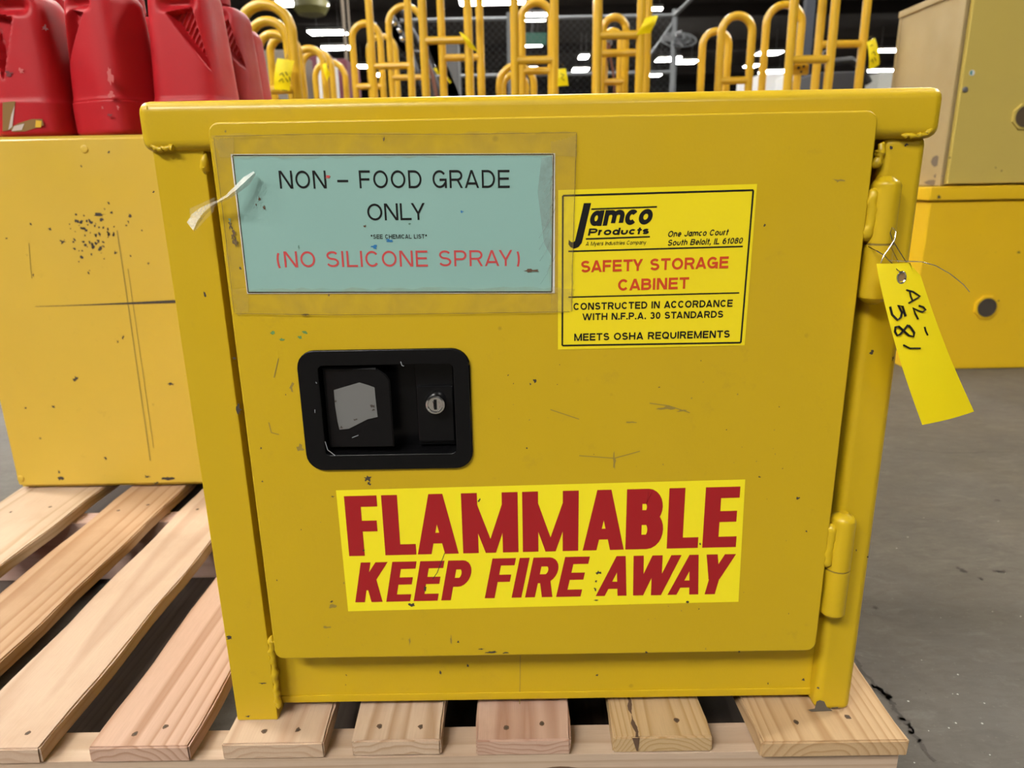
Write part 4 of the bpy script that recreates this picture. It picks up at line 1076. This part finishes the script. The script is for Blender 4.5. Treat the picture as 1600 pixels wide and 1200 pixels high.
small_tag([(503, 101), (510, 98), (516, 116), (511, 128)], 2.70, 'narrow folded yellow tag on a left hoop')
small_tag([(717, 50), (728, 55), (748, 83), (732, 74)], 2.15, 'bent leaf-like yellow tag at the upper middle crossbar', bend=.02)
small_tag([(1008, 28), (1028, 24), (1016, 52), (994, 55)], 1.97, 'folded blank yellow tag on the tall right-centre crossbar', bend=.02)
small_tag([(872, 108), (884, 107), (888, 134), (871, 135)], 2.04, 'dull written yellow tag low beside the central post', [[(876, 115), (881, 117), (877, 122), (882, 126)]])
small_tag([(1354, 66), (1367, 59), (1374, 101), (1357, 111)], 2.25, 'written yellow tag hanging off the rightmost hand truck', [[(1360, 96), (1363, 92), (1364, 98)], [(1366, 90), (1369, 95)], [(1362, 84), (1365, 80), (1368, 86)], [(1360, 72), (1364, 70)]])
small_tag([(677, 107), (681, 106), (688, 115), (685, 118)], 3.435, 'tiny yellow tag left of a middle post, upper of two')
small_tag([(696, 121), (699, 120), (705, 128), (702, 131)], 3.47, 'tiny yellow tag between middle posts, lower of two')

# ------------------------------------------------------------------ the hall beyond
# wire fence
YF = 8.0
fz = lambda py, px=900: aty(px, py, YF).z
fx = lambda px: aty(px, 60, YF).x
top = aty(900, 27, YF).z
fe = thing('wire_fence', 'grey pipe fence with wire mesh across the hall behind the hand trucks', 'fence', (fx(850), YF, 0))
X0, X1 = fx(610), fx(1053)
for px in (615, 796, 1053):
    bm = new(); x = fx(px); tube(bm, [(x, YF, 0), (x, YF, top+.06)], .030, 10); obj('post', bm, FENCEM, fe)
for z in (top, aty(720, 119, YF).z, .15):
    bm = new(); tube(bm, [(X0, YF, z), (X1, YF, z)], .020, 8); obj('rail', bm, FENCEM, fe)
bm = new(); tube(bm, [(X1, YF, top), (X1, YF-1.6, top)], .02, 8); tube(bm, [(X1, YF, top-.05), (X1-.28, YF-.02, top-.42)], .014, 8); obj('brace', bm, FENCEM, fe)
bm = new(); st = .075; hgt = top-.15
n = int((X1-X0+hgt)/st)
for k in range(n):
    for s in (1, -1):
        a = X0-hgt+k*st if s > 0 else X0+k*st
        b = a+s*hgt; z0, z1 = .15, top
        if s > 0 and a < X0: z0 = .15+(X0-a); a = X0
        if s > 0 and b > X1: z1 = top-(b-X1); b = X1
        if s < 0 and a > X1: z0 = .15+(a-X1); a = X1
        if s < 0 and b < X0: z1 = top-(X0-b); b = X0
        if z1-z0 > .05: tube(bm, [(a, YF+.03, z0), (b, YF+.03, z1)], .0014, 3)
o = obj('wire_mesh', bm, FENCEM, fe); o['kind'] = 'stuff'
# fan on a pole
YN = 7.2; p = aty(1060, 62, YN)
fan = thing('pedestal_fan', 'dim grey fan with wire cage above the trio of lights', 'fan', (p.x, YN, 0))
bm = new(); tube(bm, [(p.x, YN+.12, 0), (p.x, YN+.12, p.z+.05)], .02, 10); lathe(bm, [(.25, 0), (.25, .03), (.05, .05)], (p.x, YN+.12, 0), 'z', 24); obj('stand', bm, FENCEM, fan)
bm = new(); tilt = Matrix.Rotation(math.radians(-58), 3, 'X')
for r in (.06, .12, .175):
    tube(bm, [p+tilt @ Vector((math.cos(a)*r, -.04*(1-r/.18), math.sin(a)*r)) for a in [2*math.pi*k/28 for k in range(28)]], .004, 5, 0, True)
for k in range(20):
    a = 2*math.pi*k/20; tube(bm, [p+tilt @ Vector((math.cos(a)*.05, -.04, math.sin(a)*.05)), p+tilt @ Vector((math.cos(a)*.175, 0, math.sin(a)*.175))], .0022, 4)
obj('cage', bm, FENCEM, fan)
bm = new(); lathe(bm, [(.03, -.05), (.05, -.02), (.05, .06), (.02, .09)], (0, 0, 0), 'y', 16)
for v in bm.verts: v.co = p+tilt @ v.co
obj('motor', bm, DARKM, fan)
for k in range(4):
    bm = new(); a = k*math.pi/2
    q = [(.03, -.02), (.15, -.055), (.165, .03), (.03, .02)]
    face(bm, [p+tilt @ (Matrix.Rotation(a, 3, 'Y') @ Vector((u, -.01+v*.4, v))) for u, v in q])
    bmesh.ops.solidify(bm, geom=list(bm.faces), thickness=.003); obj('blade', bm, STEEL, fan)
# exit box under the lower central light
p = aty(832, 61, 20); ex = thing('exit_box', 'small dark green box hung above the lower central light', 'sign box', p)
bm = new(); box(bm, p, (.75, .12, .3), .02); obj('casing', bm, GREEN, ex)
bm = new(); tube(bm, [p+Vector((0, 0, .14)), Vector((p.x, p.y, HC+.05))], .02, 6); obj('hanger', bm, DARKM, ex)
# olive heater
p = aty(486, 13, 15); he = thing('unit_heater', 'olive round heater hanging between lights at the photo top', 'heater', p)
bm = new(); lathe(bm, [(.05, .28), (.32, .2), (.34, 0), (.26, -.12), (.08, -.16)], p, 'z', 24); obj('casing', bm, OLIVE, he)
bm = new(); tube(bm, [p+Vector((0, 0, .26)), Vector((p.x, p.y, HC))], .02, 8); obj('hanger', bm, OLIVE, he)
# tilted grey metal frame (a tipped dark hand truck) behind the middle posts
YD = 3.95
eq = thing('steel_dolly', 'dark grey metal dolly tilted against the fence behind the middle posts', 'dolly', aty(700, 200, YD))
def dl(px, py, y=YD): return aty(px, py, y)
bm = new(); tube(bm, [dl(612, 22), dl(640, 75), dl(664, 150), dl(690, 235)], .014, 10); tube(bm, [dl(628, 16), dl(662, 80), dl(690, 150), dl(715, 235)], .014, 10); tube(bm, [dl(612, 22), dl(620, 17), dl(628, 16)], .014, 10); obj('frame', bm, DARKM, eq)
for a, b in (((618, 36), (640, 36)), ((628, 55), (652, 58)), ((640, 80), (664, 84)), ((652, 112), (677, 116))):
    bm = new(); tube(bm, [dl(*a), dl(*b)], .010, 8); obj('crossbar', bm, DARKM, eq)
bm = new(); q = [dl(*s, YD+.02) for s in ((598, 46), (622, 24), (648, 70), (632, 82))]; face(bm, q); bmesh.ops.solidify(bm, geom=list(bm.faces), thickness=.012); obj('guard_plate', bm, plain('blue_grey', (.16, .17, .20), .4, .4), eq)
for (a, b) in ((617, 36), (629, 60), (625, 47), (640, 84)):
    p = dl(a, b, YD-.04); bm = new(); lathe(bm, [(.004, -.012), (.014, -.008), (.018, .004)], p, 'y', 14); obj('bolt', bm, CHROME, eq)
p = dl(706, 215, YD+.05); bm = new(); lathe(bm, [(.03, -.03), (.12, -.03), (.14, -.015), (.14, .015), (.12, .03), (.03, .03)], Vector((p.x, p.y, .14)), 'y', 26); obj('wheel', bm, BLACKM, eq)
bm = new(); tube(bm, [dl(690, 235), Vector((p.x, p.y, .14))], .014, 8); tube(bm, [dl(715, 235), Vector((p.x, p.y, .14))], .014, 8); obj('fork', bm, DARKM, eq)
# leaning grey plank with brown strap, and a grey box behind
bm = new(); q = [dl(*s, 3.5) for s in ((668, 72), (684, 66), (725, 165), (706, 165))]; face(bm, q); bmesh.ops.solidify(bm, geom=list(bm.faces), thickness=.02)
g0 = q[2]; face(bm, [q[3], q[2], Vector((q[2].x+.26, 3.5, .0)), Vector((q[3].x+.26, 3.5, .0))])
tag(obj('aluminium_rail', bm, plain('pale_grey', (.30, .30, .32), .4, .4)), 'pale grey flat rail leaning behind the upper middle crossbar', 'rail')
bm = new(); tube(bm, [dl(668, 100, 3.45), dl(676, 118, 3.45), dl(684, 160, 3.45), dl(690, 240, 3.45)], .011, 6); tag(obj('ratchet_strap', bm, STRAP), 'brown strap hanging beside the leaning grey rail', 'strap', 'brown straps')
YB = 6.0
p = aty(698, 70, YB); b0, b1 = aty(684, 60, YB), aty(716, 95, YB)
bm = new(); span(bm, b0.x, b1.x, YB, YB+.3, 0, b0.z, .02); tag(obj('grey_locker', bm, plain('mid_grey', (.13, .13, .13), .6)), 'grey box seen behind the upper middle crossbar', 'locker')
# straps with hook on the framed central hoop
for n_, (top_, bot, lab) in enumerate((((949, 66), [(950, 80), (947, 100), (945, 128)], 'brown strap hanging at left inside the tall right-centre hand truck'), ((952, 70), [(953, 85), (957, 108), (960, 130)], 'brown strap slanting right inside the tall right-centre hand truck'), ((1290, 90), [(1290, 100), (1291, 115), (1292, 135)], 'thin brown strap hanging between the two right hand trucks'))):
    y = 2.68 if n_ < 2 else 2.2
    bm = new(); P = [aty(*q, y) for q in [top_]+bot]; P.append(Vector((P[-1].x, y, P[-1].z-.25))); tube(bm, P, .005, 6, 0)
    tube(bm, [P[0]+Vector((math.cos(a)*.010, 0, .010+math.sin(a)*.014)) for a in [6.283*k/12 for k in range(12)]], .003, 6, 1, True)
    tag(obj('ratchet_strap', bm, [STRAP, STEEL]), lab, 'strap', 'brown straps')
# cartons and boxes at left beyond the hoops
def carton(x0px, x1px, toppx, y, mat, lab, nm='carton', cat='carton', dep=.5, grp=None):
    a, b = aty(x0px, toppx, y), aty(x1px, toppx, y); bm = new(); span(bm, a.x, b.x, y, y+dep, 0.001, (a.z+b.z)/2, .01)
    return tag(obj(nm, bm, mat), lab, cat, grp)
carton(398, 459, 78, 5.0, plain('taupe', (.20, .17, .14), .7), 'grey brown tall carton behind the left yellow hoops')
carton(468, 512, 84, 5.6, MAROON, 'maroon carton behind the right part of the left hoops', grp='maroon cartons')
carton(517, 541, 92, 5.3, MAROON, 'narrow maroon carton inside the lowest left hoop', grp='maroon cartons')
carton(494, 503, 88, 5.0, WHITE, 'white upright board left of the narrow folded tag', 'white_board', 'board', .04, 'white upright boards')
carton(519, 525, 92, 4.9, WHITE, 'white upright board inside the lowest left hoop', 'white_board', 'board', .04, 'white upright boards')
carton(1186, 1240, 115, 4.6, WHITE, 'white wrapped carton under the lower flat light at right', 'carton', 'carton')
carton(1238, 1251, 113, 4.2, WHITE, 'small white carton right of the thick right post', 'carton', 'carton', .3)
carton(1373, 1406, 113, 14.0, plain('pale_wall', (.55, .55, .50), .7), 'pale cabinet far away under the lower right light', 'white_cabinet', 'cabinet')
carton(1276, 1345, 112, 3.6, plain('black_cloth', (.03, .03, .035), .6), 'dark covered machine behind the rightmost hand truck', 'covered_machine', 'machine', .5)
bm = new(); tube(bm, [aty(1280, 103, 3.7), aty(1300, 97, 3.7), aty(1330, 94, 3.7), aty(1345, 104, 3.7), aty(1358, 130, 3.7)], .02, 8)
tag(obj('rubber_hose', bm, BLACKM), 'black hose arching over the dark covered machine', 'hose')
# bracket with holes on the thick right post
YK = 2.14
bm = new(); a, b = aty(1240, 100, YK), aty(1263, 117, YK); prism(bm, rrect(a.x, b.x, b.z, a.z, .006, 3), YK, YK+.006, .001)
for (q, w) in (((1248, 106), .006), ((1256, 104), .005), ((1252, 112), .005)):
    s = aty(*q, YK-.001); face(bm, [(s.x+math.cos(k)*w, YK-.0008, s.z+math.sin(k)*w) for k in (0, 1, 2, 3, 4, 5)], 1)
o = obj('bracket', bm, [TUBE, CHIP], bpy.data.objects['hand_truck.024'])
